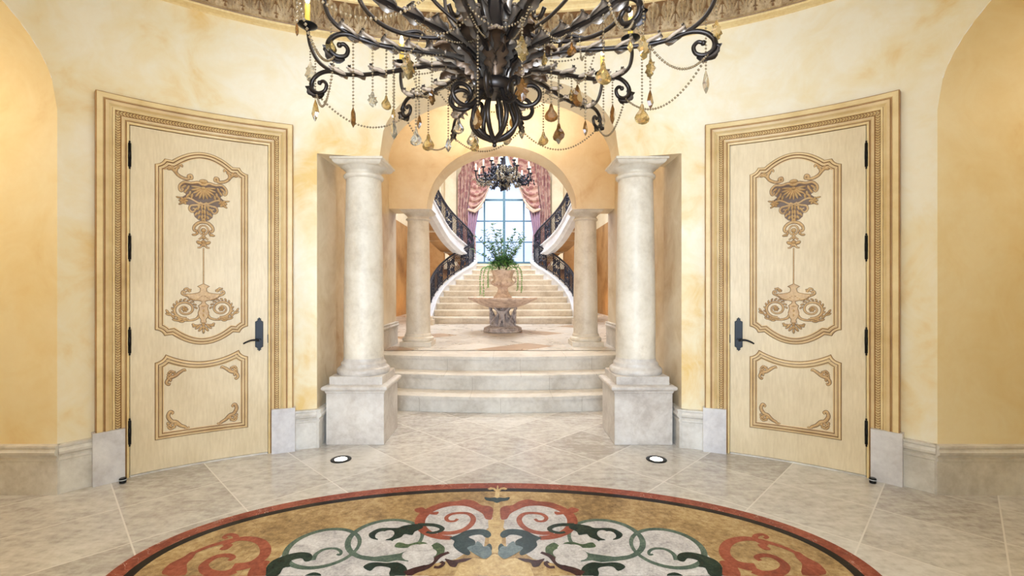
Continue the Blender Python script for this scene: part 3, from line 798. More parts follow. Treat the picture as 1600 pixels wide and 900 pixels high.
def door(idx, mir, side):
    org = DM(0,0,0); org = Vector((-org.x if mir else org.x, org.y, 0))
    t = thing('door_%d' % idx, org, 'cream antiqued carved door in a gilded frame, %s of the arch' % side, 'door', None, 'structure')
    MP = [M['mould'], M['glaze'], M['door']]
    # leaf
    mb = MB(); U = [-HW + 2*HW*i/16 for i in range(17)]
    mb.grid([[(u,.012,W0) for u in U],[(u,1.0,W0) for u in U],[(u,2.0,W0) for u in U],[(u,DH,W0) for u in U]], 0, True)
    for u in (-HW, HW): mb.quad((u,.012,W0),(u,DH,W0),(u,DH,0),(u,.012,0))
    mb.grid([[(u,DH,W0) for u in U],[(u,DH,0) for u in U]], 0, False)
    mb.grid([[(u,.012,W0) for u in U],[(u,.012,0) for u in U]], 0, False)
    leaf_o = mb.mapped(DM).build('door_leaf', M['door'], t, mir)
    for nm, ol in (('upper_panel_moulding', upper_outline()), ('lower_panel_moulding', lower_outline())):
        mb = MB(); ring_mould(mb, ol, PANEL_PROF); mb.mapped(DM).build(nm, MP[:2], t, mir)
    CM = [M['carve'], M['glazedark']]
    mb = MB(); cartouche(mb); mb.mapped(DM).build('carved_cartouche', CM, t, mir)
    mb = MB(); uvtube(mb, [(0,1.71-.3*i/14) for i in range(15)], .0042); mb.mapped(DM).build('carved_cord', CM, t, mir)
    mb = MB(); urnwork(mb); mb.mapped(DM).build('carved_urn', CM, t, mir)
    for sg in (-1,1):
        mb = MB(); sprig_top(mb, sg); mb.mapped(DM).build('corner_scroll', CM, t, mir)
        for sv in (-1,1):
            mb = MB(); sprig_low(mb, sg, sv); mb.mapped(DM).build('corner_scroll', CM, t, mir)
    # frame (casing)
    mb = MB(); j = HW+.006; top = DH+.006
    prof = [(-.002,0,1),(-.002,.018,1),(0,.030,2),(.014,.034,2),(.019,.026,1),(.024,.026,1),(.030,.032,2),(.044,.036,0),(.048,.030,1),(.052,.026,1),(.078,.026,1),(.081,.036,1),(.086,.040,2),(.094,.040,2),(.097,.034,1),(.103,.036,2),(.118,.052,2),(.136,.058,0),(.142,.050,1),(.148,.050,1),(.152,.056,2),(.184,.056,2),(.19,.052,1),(.19,0,1)]
    rows = []
    for d, w, m_ in prof:
        r = [(-j-d, z, w) for z in (.30,1.0,1.7,2.3)] + [(-j-d + (2*j+2*d)*i/14, top+d, w) for i in range(15)] + [(j+d, z, w) for z in (2.3,1.7,1.0,.30)]
        rows.append(r)
    ms = [q[2] for q in prof]
    mb.grid(rows, 0, False, mfun=lambda i, k: (1 if ms[i+1]==1 else (2 if ms[i+1]==2 else 0)))
    # lower ends of the inner jamb strip reach the floor
    for sg in (-1,1):
        mb.grid([[(sg*(j+d), z, w) for z in (0,.30)] for d, w, m_ in prof[:7]], 0, False, mfun=lambda i, k: ms[i+1])
    mb.mapped(DM).build('door_frame', [M['mould'], M['frameglaze'], M['casing']], t, mir)
    # carved band in the frame
    mb = MB(); dd = .065
    def bumpat(u, v, a, k):
        ca, sa = cos(a), sin(a)
        for off, an in ((.0062,.75),(-.0062,-.75)):
            uu, vv = u - sa*off, v + ca*off
            rows = []
            for i in range(3):
                q = i/2*PI/2
                rows.append([(uu+.0125*cos(q)*cos(b)*cos(a+an)-.0052*cos(q)*sin(b)*sin(a+an), vv+.0125*cos(q)*cos(b)*sin(a+an)+.0052*cos(q)*sin(b)*cos(a+an), .0255+.012*sin(q)) for b in [2*PI*z/7 for z in range(7)]])
            mb.grid(rows, k % 2 and 0 or 0, True, closed_u=True)
    st_ = .0185; k = 0
    z = .38
    while z < top+dd-.01:
        for sg in (-1,1): bumpat(sg*(j+dd), z, PI/2, k)
        z += st_; k += 1
    u = -j-dd
    while u < j+dd+.001:
        bumpat(u, top+dd, 0, k); u += st_; k += 1
    mb.mapped(DM).build('carved_frame_band', M['casing'], t, mir)
    for sg in (-1,1):
        mb = MB(); u0, u1 = sg*(j+.026), sg*(j+CW+.018); h = .372
        uu = [u0+(u1-u0)*i/4 for i in range(5)]
        rows = [[(u,0,0) for u in uu],[(u,0,.066) for u in uu],[(u,h,.066) for u in uu],[(u,h,0) for u in uu]]
        mb.grid(rows, 0, False)
        for u in (u0,u1): mb.quad((u,0,0),(u,0,.066),(u,h,.066),(u,h,0))
        tag(mb.mapped(DM).build('plinth_block', M['plinth'], t, mir), 'lavender grey stone block at the foot of the frame')
    # hinges
    for z in (2.37,1.69,1.0,.33):
        mb = MB()
        pr = [(.001,-.105),(.005,-.102),(.007,-.096),(.004,-.090),(.010,-.086),(.010,-.03),(.0106,-.03),(.0106,.03),(.010,.03),(.010,.086),(.004,.090),(.007,.096),(.005,.102),(.001,.105)]
        mb.lathe([(r, z+zz) for r, zz in pr], 0, 0, 10, cap=False)
        mb.v = [(p[0]-HW-.004, p[2], p[1]+.030) for p in mb.v]
        mb.box(-HW-.012,-HW+.002, z-.084, z+.084, .0, .024)
        tag(mb.mapped(DM).build('hinge', M['black'], t, mir), 'black iron hinge')
    # lever handle: plate, then lever as its sub-part
    mb = MB(); cu = .394
    def half_out(): return [(.0,1.148),(.007,1.138),(.016,1.133),(.010,1.126),(.020,1.116),(.030,1.112),(.030,.90),(.020,.896),(.010,.886),(.016,.879),(.007,.874),(0,.864)]
    R = [(cu+a, b) for a, b in half_out()]; Lf = [(cu-a, b) for a, b in half_out()[::-1]][1:-1]
    pts = (R+Lf)[::-1]; ins = offset_closed(pts, .003)
    rows = [[(p[0],p[1],W0-.001) for p in pts],[(p[0],p[1],W0+.008) for p in pts],[(p.x,p.y,W0+.011) for p in ins]]
    mb.grid(rows, 0, False, closed_u=True); mb.add(rows[-1], [list(range(len(pts)))], 0)
    pl = tag(mb.mapped(DM).build('handle', M['black'], t, mir), 'black iron backplate and lever')
    mb = MB(); mb.tube([(cu,.958,W0+.01),(cu,.958,W0+.05)], .013, 12)
    mb.tube([(p.x,p.y,p.z) for p in smooth_path([(cu,.958,W0+.05),(cu-.02,.962,W0+.055),(cu-.055,.962,W0+.052),(cu-.09,.950,W0+.05),(cu-.115,.936,W0+.048)], 14)], lambda f: .0095-.003*f, 8)
    mb.mapped(DM).build('lever', M['black'], pl, mir)
    mb = MB(); mb.box(HW-.001, HW+.005, .93, 1.0, .01, .024); mb.mapped(DM).build('latch_plate', M['black'], t, mir)
    mb = MB(); mb.grid([[(u,0,0) for u in U],[(u,0,.03) for u in U],[(u,.010,.03) for u in U],[(u,.010,0) for u in U]], 0, False)
    mb.mapped(DM).build('threshold', M['base'], t, mir)
door(1, False, 'left')
door(2, True, 'right')

# ------------------------------------------------------------------ floor medallion
MX, MY, MA, MBB = 0.0, 2.30, 1.88, .985
md = thing('floor_medallion', (MX,MY,0), 'oval inlaid marble medallion with red border and scrolling leaves in the floor', 'floor medallion')
def ell(a, b, n=160): return [(MX+a*cos(2*PI*k/n), MY+b*sin(2*PI*k/n)) for k in range(n)]
def annulus(mb, a0, b0, a1, b1, z, n=160):
    mb.grid([[(p[0],p[1],z) for p in ell(a0,b0,n)],[(p[0],p[1],z) for p in ell(a1,b1,n)]], 0, False, closed_u=True)
mb = MB(); annulus(mb, MA, MBB, MA, MBB, 0); annulus(mb, MA, MBB, MA-.085, MBB-.085, .0012); mb.build('red_border', M['red'], md)
mb = MB(); annulus(mb, MA-.085, MBB-.085, MA-.135, MBB-.135, .0012); mb.build('black_border', M['blackm'], md)
mb = MB(); mb.poly(ell(MA-.134, MBB-.134), .0010); mb.build('field', M['gold'], md)
def clip_half(p, ax, lim, sg):
    out = []
    for i in range(len(p)):
        a, b = p[i-1], p[i]; ia, ib = sg*(a[ax]-lim) >= 0, sg*(b[ax]-lim) >= 0
        if ia != ib:
            f = (lim-a[ax])/(b[ax]-a[ax]); out.append((a[0]+(b[0]-a[0])*f, a[1]+(b[1]-a[1])*f))
        if ib: out.append((b[0],b[1]))
    return out
class Inlay:
    def __init__(s): s.polys = []
    def poly(s, pts): s.polys.append([list(pts)]); return s
    def stroke(s, pts, w):
        P = [Vector((p[0],p[1])) for p in pts]; K = len(P); a, b = [], []
        for i, p in enumerate(P):
            d = P[min(i+1,K-1)]-P[max(i-1,0)]; d = d.normalized() if d.length > 1e-9 else Vector((1,0))
            n_ = Vector((-d.y,d.x)); r = w(i/(K-1)) if callable(w) else w
            a.append(tuple(p+n_*r)); b.append(tuple(p-n_*r))
        s.polys.append([[a[i],a[i+1],b[i+1],b[i]] for i in range(K-1)])
        return s
    def build(s, name, mat, z):
        for gi, grp in enumerate(s.polys):
            for fx in (1,-1):
                for fy in (1,-1):
                    mb = MB()
                    for pi_, p in enumerate(grp):
                        p = clip_half(clip_half(p, 1, 2.222 if fy > 0 else 2*MY-2.222, 1), 0, 0.0, -1)
                        if len(p) < 3: continue
                        q = [(fx*x, y if fy > 0 else 2*MY-y, z+gi*4e-5) for x, y in p]
                        if (sum(q[i][0]*q[(i+1)%len(q)][1]-q[(i+1)%len(q)][0]*q[i][1] for i in range(len(q))) < 0): q = q[::-1]
                        mb.add(q, [list(range(len(q)))], 0)
                    if mb.f: mb.build(name, mat, md)
A1 = lambda pts: [floor_at(440+x/4.706, 740+y/4.706) for x, y in pts]
A2 = lambda pts: [floor_at(160+x/4.706, 780+y/4.706) for x, y in pts]
A3 = lambda pts: [(lambda q: (q[0]+.006, q[1]))(floor_at(680+x/5.625, 740+y/5.625)) for x, y in pts]
def sm(pts, k=5): return smooth_uv(pts, k)
def smc(pts, k=4):
    n = len(pts); out = []
    for i in range(n):
        a, b, c, d = [Vector(pts[(i+j-1) % n]) for j in range(4)]
        for q in range(k):
            f = q/k
            p = .5*((2*b)+(c-a)*f+(2*a-5*b+4*c-d)*f*f+(3*b-a-3*c+d)*f**3); out.append((p.x,p.y))
    return out
def disc(cx, cy, r, n=40, ry=None): return [(cx+r*cos(2*PI*k/n), cy+(ry or r)*sin(2*PI*k/n)) for k in range(n)]
# grey-white ground: two ring discs, the red spiral disc, and the body between them
wh = Inlay()
wh.poly(disc(-.92,2.47,.185)); wh.poly(disc(-.61,2.56,.20)); wh.poly(disc(-.245,2.765,.222))
wh.poly([(-1.12,2.30),(-1.10,2.47),(-.92,2.56),(-.62,2.62),(-.45,2.72),(-.10,2.74),(-.055,2.62),(-.06,2.47),(-.15,2.42),(-.20,2.36),(-.36,2.30),(-.50,2.22),(-1.12,2.22)])
wh.build('white_inlay', M['white'], .0014)
g = Inlay()
g.poly(A3([(548,150),(520,160),(515,250),(505,300),(505,400),(455,412),(460,480),(465,640),(480,700),(548,700)]))
g.poly(A3([(548,690),(480,722),(440,758),(330,745),(270,768),(205,800),(180,850),(150,910),(548,910)]))
g.poly(A3([(548,165),(525,160),(500,140),(470,145),(452,136),(480,122),(510,126),(530,140),(536,112),(548,95)]))
g.build('pale_gold_inlay', M['goldpale'], .0016)
g = Inlay()
for (cx,cy,r) in ((-.92,2.47,.185),(-.61,2.56,.20)):
    g.stroke([(cx+r*cos(a), cy+r*sin(a)) for a in [2*PI*k/48 for k in range(49)]], lambda f: .010+.006*sin(PI*f))
g.stroke(sm(A1([(230,640),(250,600),(290,570),(340,555),(400,555),(435,575),(430,600),(405,595)])), lambda f: .013-.006*f)
g.poly(A1([(560,600),(680,615),(800,600),(900,585),(960,620),(930,650),(850,640),(780,655),(660,645),(590,625)]))
g.build('sage_scroll_inlay', M['greenpale'], .0020)
g = Inlay()
g.stroke(sm(A1([(1065,432),(1110,438),(1165,425),(1180,405),(1140,385),(1080,378),(1000,380)])), lambda f:.011+.008*f)
g.poly(smc(A1([(1010,372),(900,385),(850,402),(740,402),(680,420),(640,450),(660,480),(720,492),(800,494),(812,500),(830,488),(880,470),(905,448),(960,455),(980,430),(1040,400)]), 3))
g.poly(smc(A1([(600,690),(640,662),(700,655),(770,660),(850,655),(905,680),(925,720),(900,760),(820,775),(790,740),(800,700),(740,685),(690,690),(650,720)]), 3))
g.poly(smc(A2([(1190,560),(1215,490),(1260,450),(1320,425),(1380,405),(1460,392),(1525,400),(1545,425),(1530,455),(1490,462),(1470,440),(1440,440),(1390,455),(1375,480),(1380,500),(1330,510),(1290,565)]), 3))
g.poly(smc(A1([(170,760),(210,735),(250,730),(290,745),(270,775)]), 3))
g.build('dark_green_leaf_inlay', M['greeninlay'], .0022)
g = Inlay()
g.poly(smc(A1([(830,540),(850,512),(880,510),(930,522),(1000,505),(1060,510),(1090,535),(1140,510),(1190,535),(1200,560),(1185,600),(1120,620),(1080,590),(1110,560),(1060,530),(1000,530),(950,545),(880,550)]), 3))
g.build('mid_green_leaf_inlay', marble('moss_green_inlay', (96,112,80), (66,84,62), (44,58,48), sc=8), .0022)
g = Inlay()
for (x,y,r) in ((985,560,45),(1040,560,50),(1075,590,45),(960,600,50),(1020,620,60),(1060,640,40)):
    c = A1([(x,y)])[0]; g.poly(disc(c[0], c[1], r*.00105, 18))
for (x,y,r) in ((730,455,34),(780,452,40),(745,475,30)):
    c = A1([(x,y)])[0]; g.poly(disc(c[0], c[1], r*.0009, 16, r*.0012))
g.build('white_petal_inlay', M['white'], .0026)
g = Inlay()
g.poly(smc(A3([(115,570),(165,550),(200,535),(245,510),(310,495),(380,490),(440,498),(475,520),(482,548),(455,568),(425,560),(405,545),(375,540),(330,545),(285,562),(330,585),(345,612),(320,650),(280,660),(300,700),(275,722),(210,695),(165,660),(148,630),(158,595)]), 3))
g.poly(smc(A3([(440,640),(470,618),(490,650),(480,690),(450,680)]), 3))
g.poly(smc(A3([(425,210),(470,216),(520,212),(545,222),(575,212),(545,262),(500,248),(440,238)]), 2))
g.build('slate_green_leaf_inlay', marble('teal_inlay', (56,76,80), (38,56,60), (26,40,44), sc=8), .0022)
g = Inlay()
g.poly(smc(A3([(270,660),(300,640),(335,632),(360,598),(400,622),(415,645),(450,640),(478,665),(485,715),(430,752),(380,735),(320,700)]), 3))
g.build('blue_grey_leaf_inlay', marble('blue_grey_inlay', (124,138,142), (98,114,120), (72,88,96), sc=8), .0026)
g = Inlay()
g.stroke(sm(A1([(915,745),(980,715),(1060,690),(1110,655),(1160,610),(1230,582)])), lambda f:.028-.018*f)
g.stroke(sm(A1([(1120,690),(1160,690),(1190,665),(1170,650)])), .010)
g.poly(smc(A1([(1200,628),(1260,640),(1330,630),(1400,625),(1350,650),(1300,660),(1280,690),(1240,685),(1220,660)]), 3))
g.build('maroon_branch_inlay', M['maroon'], .0024)
g = Inlay()
# red spiral near the axis
cx, cy = -.245, 2.765
g.stroke([(cx+.21*cos(a), cy+.205*sin(a)) for a in [math.radians(40+ 230*k/40) for k in range(41)]], lambda f:.020+.012*sin(PI*f*1.0))
g.stroke(sm(A1([(1150,437),(1240,440),(1330,420),(1390,380),(1410,335),(1380,300),(1320,292),(1250,300),(1212,325),(1225,350),(1270,352),(1295,335)])), lambda f:.020-.010*f)
g.poly(smc(A1([(1130,235),(1200,212),(1290,205),(1350,192),(1420,205),(1470,235),(1520,240),(1555,260),(1550,310),(1540,340),(1500,335),(1480,300),(1440,275),(1370,245),(1290,238),(1200,240),(1160,262)]), 3))
g.poly(smc(A1([(978,265),(1030,250),(1070,270),(1110,285),(1155,282),(1140,305),(1080,300),(1030,295),(990,285)]), 3))
# red scroll at the side
g.stroke(sm(A2([(650,410),(720,375),(800,345),(880,322),(950,305),(1040,292),(1120,300),(1175,325),(1200,370),(1185,420),(1120,470),(1040,495),(955,505)])), lambda f:.012+.022*f)
g.stroke(sm(A2([(980,525),(900,552),(820,552),(760,530),(745,490),(790,450),(850,422),(920,415),(960,432),(930,455)])), lambda f:.030-.018*f)
g.poly(smc(A2([(440,555),(480,490),(540,455),(600,425),(650,392),(690,392),(660,440),(620,480),(610,560)]), 3))
g.poly(smc(A2([(1070,575),(1090,510),(1130,480),(1190,455),(1232,462),(1205,500),(1190,575)]), 3))
g.stroke(sm(A2([(890,345),(940,320),(980,295),(975,270),(930,262),(895,280),(915,292)])), lambda f:.018-.008*f)
g.poly(smc(A2([(860,370),(910,340),(960,335),(930,365),(890,378)]), 3))
g.build('rust_scroll_inlay', M['redinlay'], .0021)
# ------------------------------------------------------------------ stair hall shell
WHW, WSP, WSILL = 1.63, 4.95, 2.31           # window half width, spring, sill
def wtop(x): return WSP + sqrt(max(0, WHW**2-x*x))
mb = MB(); xs = [-HXW,-2.4,-WHW] + [-WHW+2*WHW*i/32 for i in range(1,32)] + [WHW,2.4,HXW]
for a, b in zip(xs[:-1], xs[1:]):
    ins = abs((a+b)/2) < WHW
    if ins:
        mb.quad((a,HY2,wtop(a)),(b,HY2,wtop(b)),(b,HY2,HZ),(a,HY2,HZ))
        mb.quad((a,HY2,LZ),(b,HY2,LZ),(b,HY2,WSILL),(a,HY2,WSILL))
        mb.quad((a,HY2,wtop(a)),(b,HY2,wtop(b)),(b,HY2+.25,wtop(b)),(a,HY2+.25,wtop(a)))
    else:
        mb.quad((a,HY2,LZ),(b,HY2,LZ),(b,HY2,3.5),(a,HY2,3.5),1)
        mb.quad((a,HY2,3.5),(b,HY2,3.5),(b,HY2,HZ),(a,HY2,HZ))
for s_ in (-1,1): mb.quad((s_*WHW,HY2,WSILL),(s_*WHW,HY2,WSP),(s_*WHW,HY2+.25,WSP),(s_*WHW,HY2+.25,WSILL))
mb.quad((-WHW,HY2,WSILL),(WHW,HY2,WSILL),(WHW,HY2+.25,WSILL),(-WHW,HY2+.25,WSILL))
struct(mb, 'wall_stair_back', [M['pale'], M['brown']], 'pale plaster end wall around the tall arched window', 'wall')
for s_, nm in ((-1,'left'),(1,'right')):
    mb = MB(); x = s_*HXW
    mb.quad((x,Y3,LZ),(x,HY2,LZ),(x,HY2,3.5),(x,Y3,3.5),1); mb.quad((x,Y3,3.5),(x,HY2,3.5),(x,HY2,HZ),(x,Y3,HZ))  # lower wall uses the plaster with shade in its colour
    struct(mb, 'wall_stair_'+nm, [M['pale'], M['brown']], 'brown plaster side wall of the stair hall, %s' % nm, 'wall')
    # cream pilaster and niche moulding beside the window
    mb = MB(); mb.box(-2.13,-1.78,HY2-.10,HY2,2.1,HZ); mb.box(-2.16,-2.10,HY2-.14,HY2,2.1,HZ); mb.box(-1.81,-1.75,HY2-.13,HY2,2.1,HZ)
    mb.box(-2.2,-1.7,HY2-.16,HY2,2.1,2.4)
    struct(mb, 'trim_pilaster_'+nm, M['paletrim'], 'cream pilaster beside the %s curtain' % nm, 'pilaster', s_ > 0)
    mb = MB()
    pth = [(-3.0,3.2)]+[(-2.68-.32*cos(PI*i/16), 5.6+.32*sin(PI*i/16)) for i in range(17)]+[(-2.36,3.2)]
    mb.tube([(a,HY2-.03,b) for a, b in pth], .05, 6)
    struct(mb, 'trim_niche_'+nm, M['paletrim'], 'narrow arched moulding on the wall beyond the %s pilaster' % nm, 'moulding', s_ > 0)
mb = MB(); mb.quad((-HXW,Y3,HZ),(HXW,Y3,HZ),(HXW,HY2,HZ),(-HXW,HY2,HZ))
struct(mb, 'ceiling_stair', M['pale'], 'pale ceiling of the stair hall', 'ceiling')

# window
wn = thing('window_1', (0,HY2+.1,WSILL), 'tall arched window with dark mullions between the rose curtains', 'window', None, 'structure')
mb = MB(); yb = HY2+.10
for x, w in ((-.73,.028),(0,.045),(.73,.028)):
    mb.box(x-w,x+w,yb-.03,yb+.03,WSILL,wtop(x))
for z, w in ((3.11,.022),(3.89,.022),(4.676,.035),(5.45,.022)):
    hw = WHW if z < WSP else sqrt(WHW**2-(z-WSP)**2)
    mb.box(-hw,hw,yb-.025,yb+.025,z-w,z+w)
mb.build('mullion_grid', M['mullion'], wn)
mb = MB(); fp = [(-WHW,WSILL)]+[(-WHW*cos(PI*i/40), WSP+WHW*sin(PI*i/40)) for i in range(41)]+[(WHW,WSILL)]
mb.grid([[(a*k,y,WSILL+(b-WSILL)*kk+off) for a,b in fp] for k,kk,off,y in ((1,1,0,yb-.05),(.955,.985,.0,yb-.05),(.955,.985,.0,yb+.05),(1,1,0,yb+.05))], 0, False)
mb.box(-WHW,WHW,yb-.05,yb+.05,WSILL,WSILL+.07)
mb.build('window_frame', M['mullion'], wn)
mb = MB(); mb.add([(a,yb,b) for a,b in fp], [list(range(len(fp)))], 0)
mb.build('window_glass', M['pane'], wn)

# curtains
CY = 16.72
def cw(px, py, d=CY): return Vector(((px-790)*d/720+.056, d, CAMH+(451-py)*d/720))
for s_, nm in ((-1,'left'),(1,'right')):
    mir = s_ > 0
    t = thing('curtain', (s_*1.4,HY2-.2,2.2), 'rose damask swagged curtain on the %s of the arched window' % nm, 'curtain', 'curtains of the arched window')
    mb = MB(); rows = []
    for i in range(25):
        f = i/24; row = []
        for j in range(61):
            u = j/60; x = -1.68+.66*u; zt = WSP+sqrt(max(.02,1.74**2-x*x)); z = zt+(2.16-zt)*f
            pinch = 1-.30*math.exp(-((z-4.1)/.5)**2)
            xx = -1.68+.66*u*pinch
            row.append((xx, CY+.02-.055*sin(u*2*PI*5.5)-.02*sin(u*31+f*4), z))
        rows.append(row)
    mb.grid(rows, 0, True); mb.build('side_panel', M['damask'], t, mir)
    mb = MB(); rows = []; NJ = 84
    for j in range(NJ+1):
        f = j/NJ
        L = cw(738-6*f+4*(1-f)**2, 250+78*f); R = cw(784-27*f**1.15, 234+78*f); sag = -.28+.85*min(1,f*1.6) - .25*f
        row = []
        for i in range(25):
            q = i/24; p = L.lerp(R, q); env = 4*q*(1-q)
            p.z -= sag*env*.62; p.y = CY-.10-.10*env-.075*sin(f*2*PI*8)*(.30+env*.70)
            row.append(p)
        rows.append(row)
    mb.grid(rows, 0, True); sw = mb.build('swag', M['damask'], t, mir)
    mb = MB(); mb.tube([r[-1]+Vector((0,-.03,0)) for r in rows[::3]], .03, 6); mb.tube([p+Vector((0,-.03,0)) for p in rows[-1]], .045, 6)
    mb.build('trim_fringe', M['fringe'], sw, mir)
    mb = MB(); rows = []
    for i in range(21):
        f = i/20; L = cw(731.5-1.5*f, 322+92*f); R = cw(754-16*f**.55-1*f, 316+98*f)
        rows.append([(lambda p, u: (p.x, CY-.09-.05*sin(u*2*PI*4), p.z))(L.lerp(R, k/32), k/32) for k in range(33)])
    mb.grid(rows, 0, True); mb.build('tail', M['lining'], t, mir)
    mb = MB(); mb.tube([cw(732,327,CY-.16), cw(742,331,CY-.22), cw(753,322,CY-.16)], .05, 8)
    mb.build('tieback', M['fringe'], t, mir)

# ------------------------------------------------------------------ staircase
sc_ = thing('staircase', (0,12.8,LZ), 'wide curving limestone staircase rising behind the fountain to the window landing', 'staircase')
HWS = [1.653,1.684,1.69,1.673,1.635,1.554,1.44,1.268,1.024,.854]
SD0, SRUN, SRISE = 11.2, .355, .16
for k in range(10):
    y0 = SD0+SRUN*k; z1 = LZ+SRISE*(k+1); hw = HWS[k]+.12; y1 = y0+SRUN+.03 if k < 9 else HY2
    if k == 9: hw = 1.75
    mb = MB(); hw0 = min(hw, 1.0) if k == 9 else hw
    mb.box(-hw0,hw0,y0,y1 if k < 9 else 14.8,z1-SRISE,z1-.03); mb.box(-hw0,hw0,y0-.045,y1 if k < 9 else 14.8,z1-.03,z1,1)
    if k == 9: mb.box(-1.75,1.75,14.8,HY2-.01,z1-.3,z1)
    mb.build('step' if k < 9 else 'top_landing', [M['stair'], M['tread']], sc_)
CP = [(-1.83,11.0,.74),(-1.83,11.3,.86),(-1.83,11.9,1.12),(-1.79,12.3,1.29),(-1.73,12.65,1.44),(-1.62,13.0,1.60),(-1.48,13.35,1.76),(-1.28,13.7,1.93),(-1.06,14.05,2.09),(-.95,14.4,2.24),(-.97,14.72,2.34)]
CPATH = smooth_path(CP, 60)
def lat(P, i):
    d = P[min(i+1,len(P)-1)]-P[max(i-1,0)]; d.z = 0; d.normalize(); return Vector((d.y,-d.x,0))   # to the right of travel
for s_, nm in ((-1,'left'),(1,'right')):
    mir = s_ > 0
    mb = MB(); rows = []
    for i, p in enumerate(CPATH):
        n_ = lat(CPATH, i); zb_ = LZ
        rows.append([p+n_*a+Vector((0,0,b)) if b is not None else Vector(((p+n_*a).x,(p+n_*a).y,zb_)) for a, b in ((-.10,None),(-.10,-.06),(-.125,-.05),(-.125,-.01),(-.11,0),(.05,0),(.055,-.012),(.075,-.012),(.08,0),(.11,0),(.125,-.01),(.125,-.05),(.10,-.06),(.10,None))])
    mb.grid(rows, 0, False); mb.add(rows[0], [list(range(len(rows[0])))], 0); mb.add(rows[-1], [list(range(len(rows[0])))], 0)
    tag(mb.build('curb_string', M['trimw'], sc_, mir), 'white painted curving curb under the railing')
mb = MB()
for s_ in (-1,1): mb.box(s_*1.84-.2, s_*1.84+.2, 10.78, 11.06, LZ, LZ+.13); mb.box(s_*1.84-.16, s_*1.84+.16, 10.82, 11.06, LZ+.13, LZ+.2)
mb.build('newel_block', M['stair'], sc_)

def railing(name, path, H, label, mir, bay, group):
    base = path[0]; t = thing(name, (-base.x if mir else base.x, base.y, base.z), label, 'stair railing', group)
    S = [0.0]
    for a, b in zip(path[:-1], path[1:]): S.append(S[-1]+(b-a).length)
    Ltot = S[-1]
    def at(s_, h, off=0.0):
        s_ = min(max(s_,0),Ltot-1e-6); k = max(i for i in range(len(S)-1) if S[i] <= s_); f = (s_-S[k])/(S[k+1]-S[k])
        p = path[k].lerp(path[k+1], f); return p + lat(path, k)*off + Vector((0,0,h))
    ns = 48
    mb = MB(); mb.tube([at(Ltot*i/ns, H) for i in range(ns+1)], .030, 8)
    e = at(Ltot, H); d = (at(Ltot,H)-at(Ltot-.1,H)).normalized()
    mb.build('top_rail', M['iron'], t, mir)
    mb = MB(); mb.tube([at(Ltot*i/ns, .05) for i in range(ns+1)], .016, 6); mb.tube([at(Ltot*i/ns, H-.07) for i in range(ns+1)], .012, 6); mb.build('bottom_rail', M['iron'], t, mir)
    nb = max(1, round(Ltot/bay)); w = Ltot/nb
    for b in range(nb+1):
        mb = MB(); mb.tube([at(b*w, -.01), at(b*w, H)], .016, 6)
        for h in (.12,H*.5,H-.12): mb.ball(at(b*w, h), .03, 6)
        mb.build('post', M['iron'], t, mir)
    for b in range(nb):
        mb = MB(); s0 = b*w
        if b % 2:
            m_ = 5; h0, h1 = .06, H-.07
            for k in range(-m_, m_+1):
                for sg in (1,-1):
                    seg = []
                    for i in range(9):
                        f = i/8; u = (k/m_ + f) if sg > 0 else (k/m_+1-f)
                        if 0 <= u <= 1: seg.append(at(s0+u*w, h0+(h1-h0)*f))
                    if len(seg) > 1: mb.tube(seg, .0055, 4)
            mb.build('lattice_panel', M['iron'], t, mir)
        else:
            hm = (H-.02)/2
            for sg in (1,-1):
                sp = spiral(.5+sg*.22, .5+.24, .20, .05, -PI/2 if sg>0 else -PI/2, (-PI/2+sg*PI*3), 22)
                mb.tube([at(s0+u*w, .05+v*(H-.1)) for u, v in sp], .014, 5)
                sp = spiral(.5+sg*.22, .5-.24, .20, .05, PI/2, PI/2-sg*PI*3, 22)
                mb.tube([at(s0+u*w, .05+v*(H-.1)) for u, v in sp], .014, 5)
                mb.tube([at(s0+u*w, .05+v*(H-.1)) for u, v in smooth_uv([(.5,.02),(.5+sg*.28,.2),(.5-sg*.2,.5),(.5+sg*.28,.8),(.5,.98)])], .012, 5)
            for k in range(7):
                u = random.random()*.8+.1; v = random.random()*.8+.1
                mb.ball(at(s0+u*w, .05+v*(H-.1)), .036, 6, sc=(1,.5,.8))
            mb.build('scroll_panel', M['iron'], t, mir)
    return t
UP = [(-.99,14.76,2.46),(-1.10,14.45,2.62),(-1.257,13.9,2.758),(-1.454,13.1,2.92),(-1.614,12.4,3.13),(-1.78,11.5,3.51),(-1.93,10.8,3.84),(-2.1,10.1,4.18)]
UPATH = smooth_path(UP, 40)
